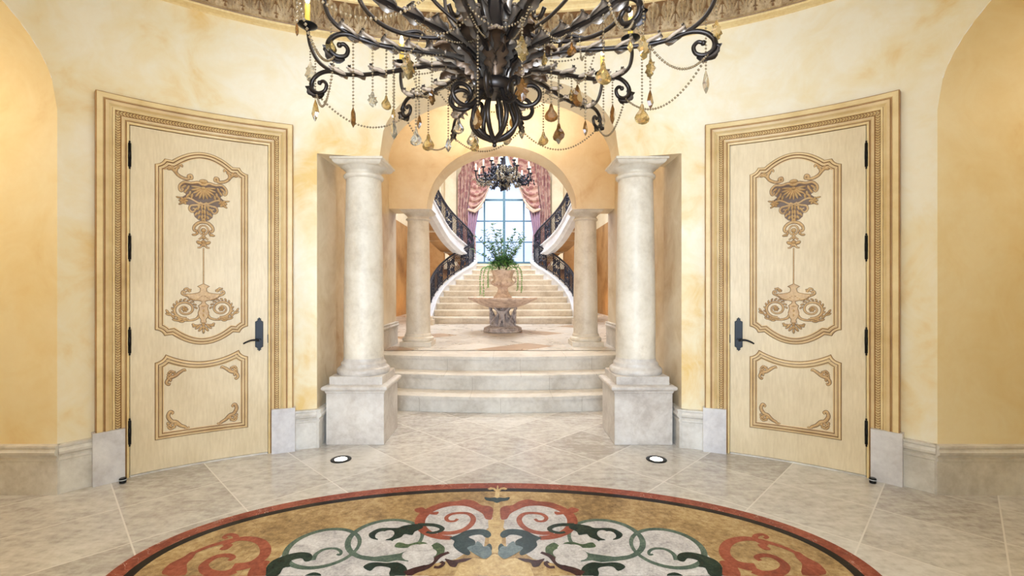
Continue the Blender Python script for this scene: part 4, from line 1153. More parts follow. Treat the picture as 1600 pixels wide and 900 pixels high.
for s_, nm in ((-1,'left'),(1,'right')):
    mir = s_ > 0
    railing('stair_railing', CPATH, .60, 'dark wrought iron railing curving up the lower stairs on the %s' % nm, mir, .40, 'stair railings')
    railing('stair_railing', UPATH, .62, 'dark wrought iron railing of the upper flight on the %s' % nm, mir, .45, 'stair railings')
    t = thing('upper_flight', ((-1 if not mir else 1)*1.5,13.4,2.13), 'upper stair flight with white stringer rising towards the viewer on the %s' % nm, 'staircase')
    mb = MB(); rows = []
    for i, p in enumerate(UPATH):
        n_ = lat(UPATH, i)*-1.0
        # inner face is towards the middle of the hall
        inn = Vector((abs(n_.x), -abs(n_.y)*(1 if n_.y*n_.x <= 0 else -1), 0))
        kk = .36+.42*min(1, i/14)
        rows.append([p+inn*a+Vector((0,0,b*kk)) for a, b in ((-.10,0),(.10,0),(.12,-.03),(.12,-.07),(.09,-.10),(.09,-.34),(.10,-.36),(.13,-.40),(.13,-.46),(.08,-.50),(.05,-.55),(-.10,-.55))])
    mb.grid(rows, 0, False, closed_u=True); mb.add(rows[0], [list(range(12))], 0); mb.add(rows[-1], [list(range(12))], 0)
    mb.build('stringer', M['trimw'], t, mir)
    mb = MB(); rows = []
    for i, p in enumerate(UPATH):
        n_ = lat(UPATH, i); out = n_ if n_.x < 0 else -n_
        rows.append([p+out*.09+Vector((0,0,-.42 if i > 14 else -.34)), p+out*.45+Vector((0,0,-.40 if i > 14 else -.34)), p+out*.45+Vector((0,0,-.3)), p+out*.09+Vector((0,0,-.3))])
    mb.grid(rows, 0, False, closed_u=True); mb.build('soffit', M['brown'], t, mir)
    for k in range(8):
        i = 3+k*4; p = UPATH[i]; n_ = lat(UPATH, i); out = n_ if n_.x < 0 else -n_; d = UPATH[i+1]-UPATH[i]; d.z = 0; d.normalize()
        a = p+out*.10; b = p+out*.46; mb = MB(); z1 = p.z-.13; z0 = z1-.18
        c_ = [a-d*.02, b-d*.02, b+d*.36, a+d*.36]
        vs = [(q.x,q.y,z0) for q in c_]+[(q.x,q.y,z1) for q in c_]
        mb.add(vs, [(0,1,2,3),(4,5,6,7),(0,1,5,4),(1,2,6,5),(2,3,7,6),(3,0,4,7)]); mb.build('step', M['stair'], t, mir)

# ------------------------------------------------------------------ fountain table, urn, plant
FX, FY = 0.0, 9.2
ft = thing('fountain_table', (FX,FY,LZ), 'grey stone basin table carried by winged figures in front of the stairs', 'stone table')
mb = MB()
def bead(r, z, a): return r*(1+.012*abs(sin(a*22))) if .045 < z-LZ < .085 else r
mb.lathe([(.37,LZ),(.385,LZ+.006),(.385,LZ+.035),(.365,LZ+.045),(.372,LZ+.055),(.372,LZ+.08),(.35,LZ+.092),(.325,LZ+.10),(.30,LZ+.115)], FX, FY, 132, rfun=bead)
mb.build('base', M['grey'], ft)
mb = MB()
def folds(r, z, a): return r*(1+.10*sin(a*9+z*9)+.07*sin(a*17-z*13))
mb.lathe([(.235,LZ+.11),(.20,LZ+.16),(.16,LZ+.22),(.13,LZ+.28),(.11,LZ+.34),(.11,LZ+.40),(.16,LZ+.46),(.24,LZ+.49)], FX, FY, 96, rfun=folds)
mb.build('drapery_core', M['grey'], ft)
def figure(ang):
    f = Vector((cos(ang), sin(ang), 0)); sdir = Vector((-sin(ang), cos(ang), 0)); o = Vector((FX,FY,LZ+.105))+f*.225
    J = [((0,0,.175),.050),((0,.01,.235),.044),((0,.012,.285),.046),((0,.018,.322),.022),((0,.03,.362),.043),((0,.028,.395),.030),
         ((-.062,.01,.295),.026),((-.115,.015,.345),.019),((-.150,.03,.405),.014),
         ((.062,.01,.295),.026),((.115,.015,.345),.019),((.150,.03,.405),.014),
         ((-.034,.005,.15),.036),((-.045,.03,.085),.026),((-.045,.01,.02),.018),((-.05,.05,.008),.014),
         ((.034,.005,.15),.036),((.042,.02,.085),.026),((.04,-.005,.02),.018),((.045,.04,.008),.014)]
    Ed = [(0,1),(1,2),(2,3),(3,4),(4,5),(2,6),(6,7),(7,8),(2,9),(9,10),(10,11),(0,12),(12,13),(13,14),(14,15),(0,16),(16,17),(17,18),(18,19)]
    me = bpy.data.meshes.new('figure')
    base = Vector(ft.location)
    me.from_pydata([tuple(o+sdir*p[0]+f*p[1]+Vector((0,0,p[2]))-base) for p, r in J], Ed, [])
    me.materials.append(M['grey'])
    ob = bpy.data.objects.new('carved_figure', me); COL.objects.link(ob); ob.parent = ft
    md_ = ob.modifiers.new('skin', 'SKIN'); md_.use_smooth_shade = True
    for i, (p, r) in enumerate(J): me.skin_vertices[0].data[i].radius = (r, r)
    me.skin_vertices[0].data[0].use_root = True
    ss = ob.modifiers.new('sub', 'SUBSURF'); ss.levels = 1; ss.render_levels = 2
    # curly hair and wings of the figure
    mb = MB(); hc = o+f*.022+Vector((0,0,.385))
    for k in range(26):
        a = random.random()*2*PI; e = random.random()*1.2
        mb.ball(hc+Vector((cos(a)*cos(e),sin(a)*cos(e),sin(e)))*.034-f*.008, .014, 6)
    mb.build('hair', M['grey'], ob)
    for sg in (-1,1):
        mb = MB()
        for k in range(6):
            g_ = k/5; q = o+sdir*sg*(.05+.025*k)-f*(.015+.012*k)+Vector((0,0,.30-.03*k))
            mb.tube(smooth_path([q, q+sdir*sg*.04+Vector((0,0,-.06)), q+sdir*sg*.035+Vector((0,0,-.15+.02*k))], 7), lambda t: .022*(1-t*.75), 6, flat=.5)
        mb.build('wing', M['grey'], ob)
for a in (-90,0,90,180): figure(math.radians(a-4))
mb = MB()
def scal(r, z, a): return r*(1+.022*abs(sin(a*11))*max(0,min(1,(r-.25)/.4)))
mb.lathe([(.20,LZ+.475),(.30,LZ+.49),(.34,LZ+.50),(.42,LZ+.53),(.52,LZ+.575),(.60,LZ+.615),(.655,LZ+.64),(.675,LZ+.655),(.68,LZ+.672),(.672,LZ+.688),(.655,LZ+.690),(.63,LZ+.682),(.50,LZ+.660),(.25,LZ+.655),(.02,LZ+.655)], FX, FY, 132, rfun=scal)
mb.build('basin', M['urn'], ft)

UZ = LZ+.656
ur = thing('stone_urn', (FX,FY,UZ), 'carved stone garden urn holding the plant on the fountain basin', 'urn')
mb = MB(); mb.sqloft(FX, FY, [(.178,UZ),(.18,UZ+.005),(.18,UZ+.04),(.172,UZ+.046)])
mb.lathe([(.170,UZ+.046),(.165,UZ+.06),(.14,UZ+.085),(.115,UZ+.13),(.098,UZ+.18),(.095,UZ+.21),(.108,UZ+.218),(.112,UZ+.228),(.104,UZ+.238)], FX, FY, 48); mb.build('foot', M['urn'], ur)
mb = MB()
def gad(r, z, a): return r*(1+.07*(abs(sin(a*9))-.5)) if .245 < z-UZ < .37 else r
mb.lathe([(.10,UZ+.236),(.15,UZ+.246),(.20,UZ+.268),(.228,UZ+.30),(.228,UZ+.33),(.205,UZ+.36),(.195,UZ+.372)], FX, FY, 108, rfun=gad); mb.build('gadrooned_bowl', M['urn'], ur)
mb = MB()
def rel(r, z, a): return r*(1+.035*sin(a*8+z*20)*max(0,sin((z-UZ-.39)/.13*PI)) if .39 < z-UZ < .52 else 1)
mb.lathe([(.195,UZ+.37),(.192,UZ+.385),(.186,UZ+.40),(.190,UZ+.44),(.20,UZ+.48),(.218,UZ+.52),(.240,UZ+.545),(.246,UZ+.558),(.240,UZ+.57),(.222,UZ+.568),(.20,UZ+.54),(.02,UZ+.53)], FX, FY, 96, rfun=rel)
mb.build('bell', M['urn'], ur)
for a in (0,PI):
    mb = MB(); c = Vector((FX+cos(a)*.225, FY, UZ+.37)); mb.tube([c+Vector((cos(a)*.035*sin(q), 0, .05*cos(q))) for q in [PI*i/10 for i in range(11)]], .014, 6)
    mb.ball(c+Vector((0,0,.05)), .024, 8); mb.build('handle', M['urn'], ur)

PZ = UZ+.54
pt = thing('potted_greenery', (FX,FY,PZ), 'leafy green arrangement with tall twigs in the stone urn', 'plant')
def leaf(mb, p, d, L, w, m=0, droop=.3):
    d = d.normalized(); sd = d.cross(Vector((0,0,1)))
    if sd.length < 1e-3: sd = Vector((1,0,0))
    sd.normalize(); up = sd.cross(d)
    mb.add([p, p+d*L*.4+sd*w*.5-up*.02*L, p+d*L*.45+up*.05*L, p+d*L*.4-sd*w*.5-up*.02*L, p+d*L-Vector((0,0,droop*L))], [(0,1,2),(0,2,3),(1,4,2),(2,4,3)], m, True)
rnd = random.Random(3)
mb = MB()
for k in range(900):
    a = rnd.random()*2*PI; e = rnd.random()**.7*PI/2; r = .19+.09*rnd.random()
    p = Vector((FX+cos(a)*cos(e)*r*1.15, FY+sin(a)*cos(e)*r*1.15, PZ+.02+sin(e)*.24*rnd.uniform(.7,1.1)))
    d = Vector((cos(a)*cos(e),sin(a)*cos(e),sin(e)*.7+.2))+Vector((rnd.uniform(-.5,.5),rnd.uniform(-.5,.5),rnd.uniform(-.4,.4)))
    leaf(mb, p, d, rnd.uniform(.06,.11), rnd.uniform(.025,.04), rnd.random() < .3, .4)
tag(mb.build('foliage', [M['leaf'], M['leafdark']], pt), 'bushy fresh green foliage', None, None, 'stuff')
for k in range(17):
    a = 2*PI*k/17+.2; lean = .18+.34*((k*7) % 5)/4; h = .45+.42*((k*5) % 7)/6
    P = smooth_path([(FX+cos(a)*.06,FY+sin(a)*.06,PZ),(FX+cos(a)*(.08+lean*.35),FY+sin(a)*(.08+lean*.35),PZ+h*.5),(FX+cos(a)*(.1+lean),FY+sin(a)*(.1+lean),PZ+h)], 16)
    mb = MB(); mb.tube(P, lambda t: .006*(1-t*.6), 5, 0)
    for i in range(3, 16):
        for z in range(3):
            b = rnd.random()*2*PI
            leaf(mb, P[i], (P[i]-P[i-1]).normalized()*.6+Vector((cos(b),sin(b),rnd.uniform(-.1,.4)))*.9, rnd.uniform(.08,.14), rnd.uniform(.035,.055), 1, .2)
    mb.build('leafy_twig', [M['twig'], M['leafdark']], pt)
for (dx, dy, L) in ((-.44,-.05,.45),(-.37,-.12,.60),(.29,-.12,.36),(.37,-.05,.40),(-.30,.2,.3)):
    P = smooth_path([(FX+dx*.4,FY+dy,PZ+.05),(FX+dx*.85,FY+dy,PZ+.09),(FX+dx,FY+dy,PZ-.03),(FX+dx*1.02,FY+dy,PZ-L*.6),(FX+dx*1.0,FY+dy,PZ-L)], 22)
    mb = MB(); mb.tube(P, .005, 5, 0)
    for i in range(5, 22):
        for z in range(4): 
            b = rnd.random()*2*PI; leaf(mb, P[i], Vector((cos(b),sin(b),-.5)), .04, .02, 0, .3)
    mb.build('trailing_vine', [M['leaf']], pt)
# ------------------------------------------------------------------ chandelier of the oval room
CX, CYY = 0.0, EY
ch = thing('chandelier', (CX,CYY,2.0), 'large dark bronze chandelier with scrolled arms, candles and amber crystal drops over the medallion', 'chandelier')
def polar(az, r, z): a = math.radians(az); return Vector((CX+r*cos(a), CYY+r*sin(a), z))
def hub(az, r, z): return polar(az, r, z+HUB)
def leafblade(mb, path, width, m=0, lobes=5, curl=.35, thick=.004):
    """serrated acanthus blade following a path; width(t) half width"""
    K = len(path); rows = []
    for i, p in enumerate(path):
        d = (path[min(i+1,K-1)]-path[max(i-1,0)]).normalized()
        sd = d.cross(Vector((0,0,1)))
        if sd.length < .05: sd = Vector((-(p.y-CYY), p.x-CX, 0))
        sd.normalize(); up = sd.cross(d)
        t = i/(K-1); w = width(t)*(.55+.45*abs(sin(PI*lobes*t+.4))) if 0 < i < K-1 else width(t)*.4
        rows.append([p+sd*w*a+up*w*b*curl*2 for a, b in ((-1,-1.25),(-.8,-.45),(-.35,.05),(0,.30),(.35,.05),(.8,-.45),(1,-1.25))])
    mb.grid(rows, m, True)
    rows2 = [[q-Vector((0,0,thick)) for q in r[::-1]] for r in rows]; mb.grid(rows2, m, True)
HUB = .08
# stem
mb = MB(); mb.lathe([(.03,2.365),(.058,2.38),(.05,2.42),(.045,2.46),(.05,2.52),(.075,2.60),(.085,2.70),(.06,2.82),(.045,2.95),(.055,3.1),(.04,3.2),(.02,3.3)], CX, CYY, 28); mb.build('stem', M['bronze'], ch)
mb = MB(); mb.lathe([(.084,2.366),(.096,2.370),(.100,2.395),(.096,2.420),(.084,2.424)], CX, CYY, 40); mb.build('band', M['bronze'], ch)
mb = MB()
for k in range(26):
    z = 3.3+.04*k
    pts = [Vector((CX+.016*cos(q)*(k%2), CYY+.016*cos(q)*((k+1)%2), z+.026*sin(q))) for q in [2*PI*i/12 for i in range(12)]]
    mb.tube(pts, .004, 5, closed=True)
mb.build('hanging_chain', M['bronze'], ch)
# basket scrolls under the band
for k in range(8):
    az = 22.5+45*k+8; mb = MB()
    pts = [(.055,2.30),(.085,2.265),(.10,2.22),(.118,2.17),(.115,2.13),(.085,2.09),(.04,2.065),(.0,2.055)]
    mb.tube(smooth_path([hub(az, r, z) for r, z in pts], 22), .0125, 8)
    q = [(.088,2.25)] + [(.172+(.070-.034*f)*cos(a), 2.255+(.062-.030*f)*sin(a)) for f, a in [(i/22, -PI*.80+PI*2*1.05*i/22) for i in range(23)]]
    mb.tube(smooth_path([hub(az+6*(k%2), r, z+.02*(k%2)) for r, z in q], 40), lambda t: .0125-.003*t, 8)
    mb.build('basket_scroll', M['bronze'], ch)
mb = MB(); mb.ball((CX,CYY,2.055+HUB), .02, 10); mb.ball((CX,CYY,2.03+HUB), .012, 8); mb.build('finial', M['bronze'], ch)
# crown of leaves on the stem
for k in range(12):
    az = 30*k+12; up = k % 2; mb = MB()
    prof = [(.075,2.41),(.08,2.46),(.095,2.51),(.125,2.56),(.16,2.59),(.185,2.58)] if up else [(.07,2.41),(.085,2.47),(.105,2.55),(.115,2.64),(.14,2.72),(.18,2.75)]
    leafblade(mb, smooth_path([polar(az, r, z) for r, z in prof], 17), lambda t: .010+.038*sin(PI*min(1,t*.9+.12)), 0, 4)
    mb.build('crown_leaf', M['bronzeleaf'], ch)
for k in range(12):
    az = 30*k+3; mb = MB()
    dzz = .0 if k % 2 else .05
    leafblade(mb, smooth_path([polar(az, r, z+dzz) for r, z in ((.086,2.425),(.108,2.47),(.16,2.52),(.235,2.555),(.30,2.545),(.335,2.515))], 21), lambda t: .012+.052*sin(PI*min(1,.12+.88*t)), 0, 6, .22)
    mb.build('hub_leaf', M['hubleaf'], ch)
BIG = [(.07,2.435),(.09,2.475),(.19,2.525),(.36,2.545),(.56,2.535),(.74,2.535),(.88,2.56),(.985,2.625),(1.04,2.72),(1.06,2.82)]
BVO = [(.84,2.548),(.92,2.572),(.985,2.565),(1.028,2.53),(1.03,2.485),(.995,2.46),(.955,2.468),(.943,2.50),(.962,2.522),(.985,2.515)]
SML = [(.07,2.39),(.09,2.425),(.15,2.462),(.28,2.475),(.44,2.47),(.58,2.475),(.70,2.505),(.775,2.56),(.80,2.64),(.79,2.71)]
SVO = [(.60,2.478),(.68,2.498),(.735,2.492),(.775,2.458),(.775,2.415),(.745,2.392),(.71,2.398),(.698,2.428),(.715,2.45),(.735,2.444)]
ARMS = []
for k in range(6):
    ARMS.append((-12+60*k, 1.0, True)); ARMS.append((18+60*k, 1.0, False))
cand = []
bulbs = []
for az, sc0, big in ARMS:
    A, Vo = (BIG, BVO) if big else (SML, SVO)
    dz = 0 if big else .05
    aj = 0
    p3 = lambda r, z: polar(az, r*sc0, z+dz)
    arm = None
    mb = MB(); path = smooth_path([p3(r,z) for r,z in A], 40)
    mb.tube(path, lambda t: .0135-.004*t, 8); 
    mb.tube(smooth_path([p3(r,z) for r,z in Vo], 36), lambda t: .0120-.003*t, 8)
    mb.ball(p3(*Vo[-1]), .013, 8)
    arm = mb.build('arm', M['bronze'], ch)
    mb = MB(); seg = [p+Vector((0,0,.016)) for p in path[1:17]]
    leafblade(mb, seg, lambda t: .008+.040*sin(PI*min(1,.22+.78*t)), 0, 6)
    for i in range(9, 25, 3):                             # serrated curling tips along the arm
        p = path[i]; d = (path[i+1]-path[i-1]).normalized(); sd = d.cross(Vector((0,0,1))).normalized()
        for sg in (-1,1):
            leafblade(mb, smooth_path([p+sd*sg*.004, p+d*.035+sd*sg*.018+Vector((0,0,.016)), p+d*.068+sd*sg*.024+Vector((0,0,.026)), p+d*.078+sd*sg*.027+Vector((0,0,.040)), p+d*.066+sd*sg*.026+Vector((0,0,.046))], 9), lambda t: .022*sin(PI*min(1,.3+.7*t))+.003, 0, 2)
    mb.build('arm_leaf', M['bronzeleaf'], arm)
    mb = MB(); vp = smooth_path([p3(r,z) for r,z in Vo], 36)
    leafblade(mb, [p+(p-p3(*Vo[-2])).normalized()*.012 for p in vp[8:24]], lambda t: .006+.016*sin(PI*t), 0, 4)
    mb.build('scroll_leaf', M['bronze'], arm)
    e = path[-1]; z0 = e.z
    mb = MB(); mb.lathe([(.010,z0-.01),(.022,z0),(.034,z0+.006),(.05,z0+.016),(.053,z0+.020),(.046,z0+.018),(.016,z0+.012),(.016,z0+.03)], e.x, e.y, 24); mb.build('candle_cup', M['black'], arm)
    mb = MB(); mb.lathe([(.0135,z0+.015),(.0140,z0+.07),(.0135,z0+.135),(.010,z0+.138)], e.x, e.y, 16); mb.build('candle_sleeve', M['candle'], arm)
    mb = MB(); mb.lathe([(.006,z0+.138),(.011,z0+.15),(.012,z0+.163),(.007,z0+.185),(.001,z0+.20)], e.x, e.y, 12); mb.build('bulb', M['bulb'], arm)
    bulbs.append((e.x,e.y,z0+.17))
    for i in range(14, 40):
        if path[i].z < 2.75: cand.append((path[i], az))
    cand.append((vp[20], az)); cand.append((vp[26], az))
# upper scroll bars
for k in range(6):
    az = 3+60*k; mb = MB()
    mb.tube(smooth_path([polar(az, r, z) for r, z in ((.07,2.82),(.14,2.70),(.26,2.645),(.42,2.65),(.56,2.70),(.66,2.80),(.68,2.92),(.62,3.0),(.55,2.98),(.54,2.92),(.58,2.90))], 40), .0115, 8)
    mb.tube(smooth_path([polar(az, r, z) for r, z in ((.46,2.66),(.38,2.67),(.335,2.63),(.34,2.585),(.38,2.57),(.41,2.595))], 24), .010, 8)
    mb.tube(smooth_path([polar(az+8, r, z) for r, z in ((.08,2.60),(.18,2.70),(.30,2.80),(.42,2.95),(.46,3.1))], 24), .010, 8)
    sb = mb.build('scroll_bar', M['bronze'], ch)
    mb = MB(); leafblade(mb, smooth_path([polar(az, r, z) for r, z in ((.08,2.68),(.12,2.80),(.20,2.92),(.30,2.98),(.36,2.95))], 15), lambda t: .010+.035*sin(PI*min(1,t*.9+.1)), 0, 4)
    mb.build('scroll_leaf', M['bronzeleaf'], sb)
# crystals
def pear(w=.5, h=1.0):
    """faceted flat pear drop, unit height, top at 0"""
    ol = [(0,0),(.10,-.10),(.17,-.32),(.36,-.52),(.46,-.70),(.40,-.86),(.22,-.96),(0,-1.0),(-.22,-.96),(-.40,-.86),(-.46,-.70),(-.36,-.52),(-.17,-.32),(-.10,-.10)]
    inn = [(x*.55, -.62+(z+.62)*.55) for x, z in ol]; n = len(ol)
    mb = MB(); vs = [(x,0,z) for x,z in ol]+[(x,.13,z) for x,z in inn]+[(x,-.13,z) for x,z in inn]
    f = []
    for i in range(n):
        j = (i+1) % n; f += [(i,j,n+j,n+i),(j,i,2*n+i,2*n+j)]
    mb.add(vs, f+[tuple(range(n,2*n))[::-1], tuple(range(2*n,3*n))], 0); return mb
def kite():
    ol = [(0,0),(.13,-.25),(.24,-.62),(.12,-.86),(0,-1.0),(-.12,-.86),(-.24,-.62),(-.13,-.25)]
    inn = [(x*.4, -.6+(z+.6)*.5) for x, z in ol]; n = len(ol)
    mb = MB(); vs = [(x,0,z) for x,z in ol]+[(x,.10,z) for x,z in inn]+[(x,-.10,z) for x,z in inn]; f = []
    for i in range(n):
        j = (i+1) % n; f += [(i,j,n+j,n+i),(j,i,2*n+i,2*n+j)]
    mb.add(vs, f+[tuple(range(n,2*n))[::-1], tuple(range(2*n,3*n))], 0); return mb
def leafdrop():
    ol = [(0,0),(.10,-.12),(.15,-.25),(.34,-.30),(.26,-.45),(.42,-.62),(.28,-.72),(.24,-.86),(0,-1.0),(-.24,-.86),(-.28,-.72),(-.42,-.62),(-.26,-.45),(-.34,-.30),(-.15,-.25),(-.10,-.12)]
    inn = [(x*.45, -.5+(z+.5)*.5) for x, z in ol]; n = len(ol)
    mb = MB(); vs = [(x,0,z) for x,z in ol]+[(x,.12,z) for x,z in inn]+[(x,-.12,z) for x,z in inn]; f = []
    for i in range(n):
        j = (i+1) % n; f += [(i,j,n+j,n+i),(j,i,2*n+i,2*n+j)]
    mb.add(vs, f+[tuple(range(n,2*n))[::-1], tuple(range(2*n,3*n))], 0); return mb
protos = {}
def pendant(kind, mat, p, h, rz):
    key = (kind, mat)
    if key not in protos:
        mb = {'pear': pear, 'kite': kite, 'leaf': leafdrop}[kind]()
        o = mb.build('crystal_drop', M[mat]); COL.objects.unlink(o); protos[key] = o
    o = protos[key].copy(); COL.objects.link(o); o.parent = ch
    o.location = p-Vector(ch.location); o.scale = (h*(.78 if kind != 'kite' else .9),h,h); o.rotation_euler = (0,0,rz)
    return o
def beads(mb, pts, r=.0062, step=.0155):
    acc = 0; last = pts[0]; mb.octa(last, r)
    for a, b in zip(pts[:-1], pts[1:]):
        L = (b-a).length; s_ = step-acc
        while s_ <= L:
            mb.octa(a.lerp(b, s_/L), r); s_ += step
        acc = L-(s_-step)
# measured drops: (px, py of the middle, height in px, shape, glass)
DROPS = [(463,46,22,'kite','smoke'),(479,112,34,'leaf','clear'),(494,172,36,'kite','amber'),(517,70,26,'pear','amber'),(553,183,34,'kite','smoke'),
 (583,155,26,'leaf','clear'),(602,160,24,'pear','amber'),(617,200,36,'kite','clear'),(615,178,20,'kite','amber'),(619,205,26,'kite','clear'),(635,103,44,'leaf','amber'),
 (655,190,24,'kite','smoke'),(652,214,28,'pear','clear'),(670,222,28,'pear','amber'),(680,152,26,'leaf','smoke'),(697,226,24,'kite','clear'),
 (717,197,26,'pear','clear'),(740,215,28,'pear','clear'),(750,226,22,'pear','amber'),(755,185,34,'pear','smoke'),(782,214,26,'pear','clear'),(798,75,44,'leaf','amber'),
 (801,140,38,'leaf','smoke'),(802,188,28,'pear','amber'),(820,205,26,'kite','clear'),(842,216,24,'pear','amber'),(860,176,30,'pear','smoke'),(872,206,30,'pear','smoke'),
 (875,214,24,'kite','clear'),(890,148,22,'pear','amber'),(904,149,36,'pear','smoke'),(913,200,26,'kite','smoke'),(940,114,38,'pear','amber'),(943,188,22,'kite','clear'),
 (954,178,34,'kite','smoke'),(1005,178,34,'pear','amber'),(1018,155,32,'kite','smoke'),(1022,106,32,'leaf','amber'),(1005,74,40,'leaf','amber'),(983,72,22,'kite','amber'),
 (1104,128,38,'kite','clear'),(1143,47,34,'leaf','amber'),(895,76,22,'pear','smoke'),(850,92,20,'pear','amber')]
def proj(p): d = p.y; return (790+(p.x-.056)*720/d, 451-(p.z-CAMH)*720/d)
used = {}
for (px, py, hp, kd, gl) in DROPS:
    best = None
    for (p, az) in cand:
        if p.y < 1.55: continue
        qx, qy = proj(p)
        if qy > py-hp*.5: continue
        c = abs(qx-px)*3 + max(0, (py-qy)-150)*1.5 + abs(p.y-2.3)*25
        if best is None or c < best[0]: best = (c, p)
    if best is None:
        p = Vector(((px-790)*2.3/720+.056, 2.3, CAMH+(451-py+hp*.5)*2.3/720+.02))
    else: p = best[1]
    d = p.y; h = hp*d/720; x = p.x; zt = CAMH+(451-(py-hp/2))*d/720
    o = pendant(kd, {'amber':'crystal'}.get(gl, gl), Vector((p.x,p.y,zt)), h, random.uniform(-1.0,1.0))
    mb = MB(); L = max(.004, p.z-zt)
    beads(mb, [Vector((p.x,p.y,zt+.004)), Vector((p.x,p.y,p.z))], .0064, .0155)
    mb.build('bead_strand', M['bead'], ch)
def swag(a, b, sag, n=26):
    return [a.lerp(b, i/n)-Vector((0,0,sag*4*(i/n)*(1-i/n))) for i in range(n+1)]
tips = [(polar(az, 1.005 if big else .755, (2.46 if big else 2.442)), az) for az, _, big in ARMS]
for k in range(12):
    a, b = tips[k][0], tips[(k+1) % 12][0]
    mb = MB(); beads(mb, swag(a, b, .12 if k % 2 else .14), .0078, .0175); mb.build('bead_swag', M['bead'], ch)
    r0 = polar(ARMS[k][0], .50, 2.53); r1 = polar(ARMS[(k+1) % 12][0], .44, 2.51)
    mb = MB(); beads(mb, swag(r0, r1, .07), .006, .015); beads(mb, swag(r0, polar(ARMS[k][0]+10, .14, 2.58), .05), .006, .015); mb.build('bead_swag', M['bead'], ch)

# ------------------------------------------------------------------ chandelier of the stair hall
HX, HYY = 0.0, 12.0
c2 = thing('chandelier', (HX,HYY,3.95), 'crystal chandelier with tall ivory candles hanging before the arched window', 'chandelier')
mb = MB(); mb.lathe([(.005,3.95),(.05,3.98),(.07,4.05),(.04,4.12),(.05,4.2),(.11,4.3),(.13,4.42),(.07,4.55),(.05,4.8),(.08,5.0),(.05,5.2),(.02,5.4),(.015,7.19)], HX, HYY, 24); mb.build('stem', M['iron'], c2)
rnd = random.Random(11)
for k in range(16):
    outer = k < 10; az = math.radians(36*k+10) if outer else math.radians(60*k+25)
    R, zc, zs = (.72,4.40,4.15) if outer else (.34,4.66,4.40)
    P = lambda r, z: Vector((HX+r*cos(az), HYY+r*sin(az), z))
    mb = MB(); mb.tube(smooth_path([P(.05,zs+.1),P(R*.35,zs+.16),P(R*.65,zs),P(R*.92,zs+.02),P(R,zc-.08),P(R,zc)], 24), .018, 6)
    mb.tube(smooth_path([P(R*.6,zs),P(R*.75,zs+.1),P(R*.62,zs+.16),P(R*.56,zs+.09)], 14), .014, 6)
    arm = mb.build('arm', M['iron'], c2)
    mb = MB(); mb.lathe([(.012,zc),(.055,zc+.01),(.06,zc+.03),(.02,zc+.03)], P(R,0).x, P(R,0).y, 14); mb.build('candle_cup', M['iron'], arm)
    mb = MB(); mb.lathe([(.022,zc+.025),(.022,zc+.19),(.010,zc+.205)], P(R,0).x, P(R,0).y, 10); mb.build('candle', M['whitecandle'], arm)
    mb = MB()
    for j in range(60):
        a = rnd.random()*2*PI; r = R*(.45+.6*rnd.random()); z = zs-rnd.random()*.16+.12
        mb.octa((HX+r*cos(az)+.07*cos(a), HYY+r*sin(az)+.07*sin(a), z), rnd.uniform(.014,.028), 0, 1.7)
    tag(mb.build('crystal_cluster', M['clear'] if k % 3 else M['iron'], arm), None, None, None, 'stuff')
for k in range(5):
    mb = MB(); r = (.30,.24,.18,.12,.07)[k]; z = (4.34,4.24,4.14,4.06,3.99)[k]
    for j in range(int(10+r*60)):
        a = 2*PI*j/int(10+r*60); mb.octa((HX+r*cos(a), HYY+r*sin(a), z), .02, 0, 2.0)
    for j in range(40):
        a = rnd.random()*2*PI; q = r*(.6+.5*rnd.random()); mb.octa((HX+q*cos(a), HYY+q*sin(a), z+rnd.uniform(-.05,.30)), rnd.uniform(.014,.026), 0, 1.8)
    tag(mb.build('crystal_tier', M['clear'] if k % 2 else M['iron'], c2), None, None, None, 'stuff')

# ------------------------------------------------------------------ light
def lamp(kind, name, loc, energy, col, size=None, sy=None, rot=(0,0,0), spot=None, blend=.4, portal=False, radius=None):
    l = bpy.data.lights.new(name, kind); l.energy = energy; l.color = col
    if kind == 'AREA':
        l.shape = 'ELLIPSE' if sy else 'DISK'; l.size = size
        if sy: l.size_y = sy
        if portal: l.shape = 'RECTANGLE'; l.cycles.is_portal = True
    if spot: l.spot_size = spot; l.spot_blend = blend
    if radius is not None: l.shadow_soft_size = radius
    o = bpy.data.objects.new(name, l); o.location = loc; o.rotation_euler = rot; COL.objects.link(o); return o
WARM = (1,.92,.79); SOFT = (1,.97,.92); DAY = (.68,.83,1.0)
lamp('AREA', 'dome_cove_light', (0,EY,4.1), 58, SOFT, 3.4, 1.8)  # added fill below the dome, not a fitting of the room
lamp('AREA', 'entry_daylight', (0,VY+.05,1.6), 300, DAY, 2.1, 2.9, rot=(math.radians(90),0,0))  # area lamp added in the doorway, standing in for daylight
for i, b in enumerate(bulbs): lamp('POINT', 'candle_bulb_light', b, 1.5, WARM, radius=.02)
lamp('SPOT', 'passage_downlight', (0,5.55,3.93), 190, WARM, spot=math.radians(62), blend=.6, radius=.08)
lamp('AREA', 'passage_cove_light', (0,5.7,3.2), 46, (1,.94,.84), 1.4, rot=(math.radians(180),0,0))  # extra upward fill, added to brighten the tan wall and arch
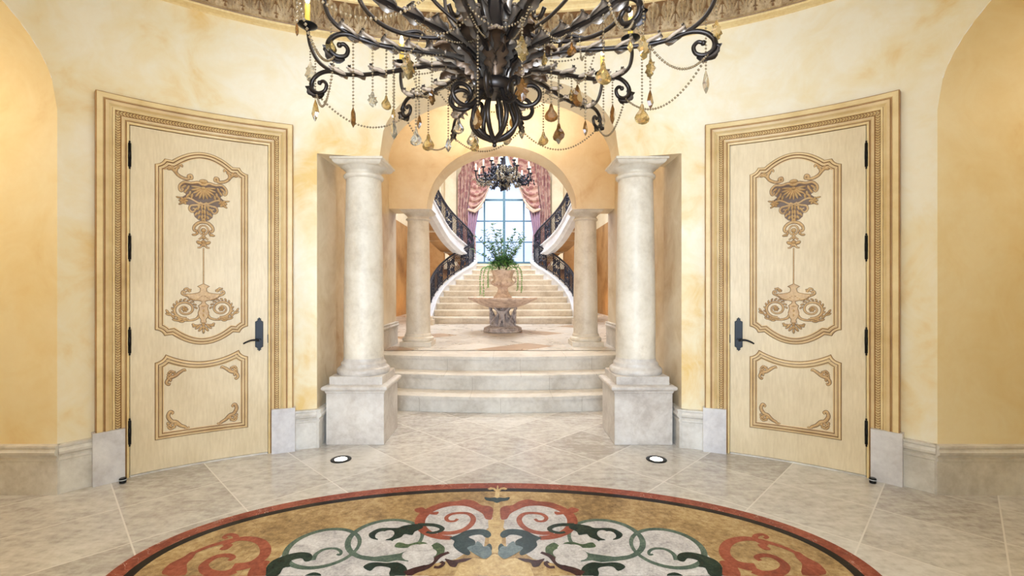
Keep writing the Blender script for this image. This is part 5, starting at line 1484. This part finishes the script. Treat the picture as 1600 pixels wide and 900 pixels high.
for s_ in (-1,1):
    lamp('SPOT', 'uplight_beam', (s_*1.28,3.74,.02), 22, SOFT, rot=(math.radians(180-14),0,0), spot=math.radians(34), blend=.25, radius=.04)
    lamp('AREA', 'niche_light', (s_*4.1,EY,3.3), 26 if s_ < 0 else 11, WARM, .8)
    lamp('POINT', 'hall_uplight', (s_*2.6,14.6,LZ+.35), 18, (1,.70,.36), radius=.06)
    lamp('POINT', 'hall_uplight', (s_*2.9,8.2,LZ+.15), 7, (1,.76,.45), radius=.06)
lamp('AREA', 'hall_ceiling_light', (0,11.8,7.0), 760, (.93,.96,1), 3.5)  # added overhead fill to brighten the hall and stairs
lamp('AREA', 'entry_portal', (0,VY+.02,1.6), 1, (1,1,1), 2.3, 3.2, rot=(math.radians(90),0,0), portal=True)
lamp('AREA', 'window_portal', (0,HY2+.3,4.45), 1, (1,1,1), 3.3, 4.4, rot=(math.radians(-90),0,0), portal=True)

w = bpy.data.worlds.new('sky'); SC.world = w; w.use_nodes = True
nt = w.node_tree; bg = nt.nodes['Background']
tc = nt.nodes.new('ShaderNodeTexCoord')
mpn = nt.nodes.new('ShaderNodeMapping'); mpn.inputs['Scale'].default_value = (1,1,3.0); nt.links.new(tc.outputs['Generated'], mpn.inputs[0])
nz = N(nt, 'ShaderNodeTexNoise', Scale=3.0, Detail=5.0); nt.links.new(mpn.outputs[0], nz.inputs['Vector'])
nt.links.new(ramp(nt, nz.outputs['Fac'], [(.35,(.34,.43,.66,1)),(.6,(.42,.47,.60,1))]), bg.inputs['Color'])
bg.inputs['Strength'].default_value = 2.8

# ------------------------------------------------------------------ camera and output
cam = bpy.data.cameras.new('camera'); co = bpy.data.objects.new('camera', cam); COL.objects.link(co)
co.location = (.056, 0, CAMH); co.rotation_euler = (PI/2,0,0)
cam.sensor_width = 36; cam.lens = 720/1600*36; cam.shift_x = 10/1600; cam.shift_y = 1/1600; cam.clip_start = .02
SC.camera = co
SC.view_settings.view_transform = 'Standard'; SC.view_settings.look = 'None'
SC.view_settings.gamma = 1; SC.view_settings.use_curve_mapping = False; SC.view_settings.exposure = -0.06
SC.cycles.use_denoising = True
SC.cycles.max_bounces = 10; SC.cycles.diffuse_bounces = 6; SC.cycles.transmission_bounces = 6; SC.cycles.transparent_max_bounces = 8
SC.cycles.caustics_reflective = False; SC.cycles.caustics_refractive = False
SC.cycles.sample_clamp_indirect = 6
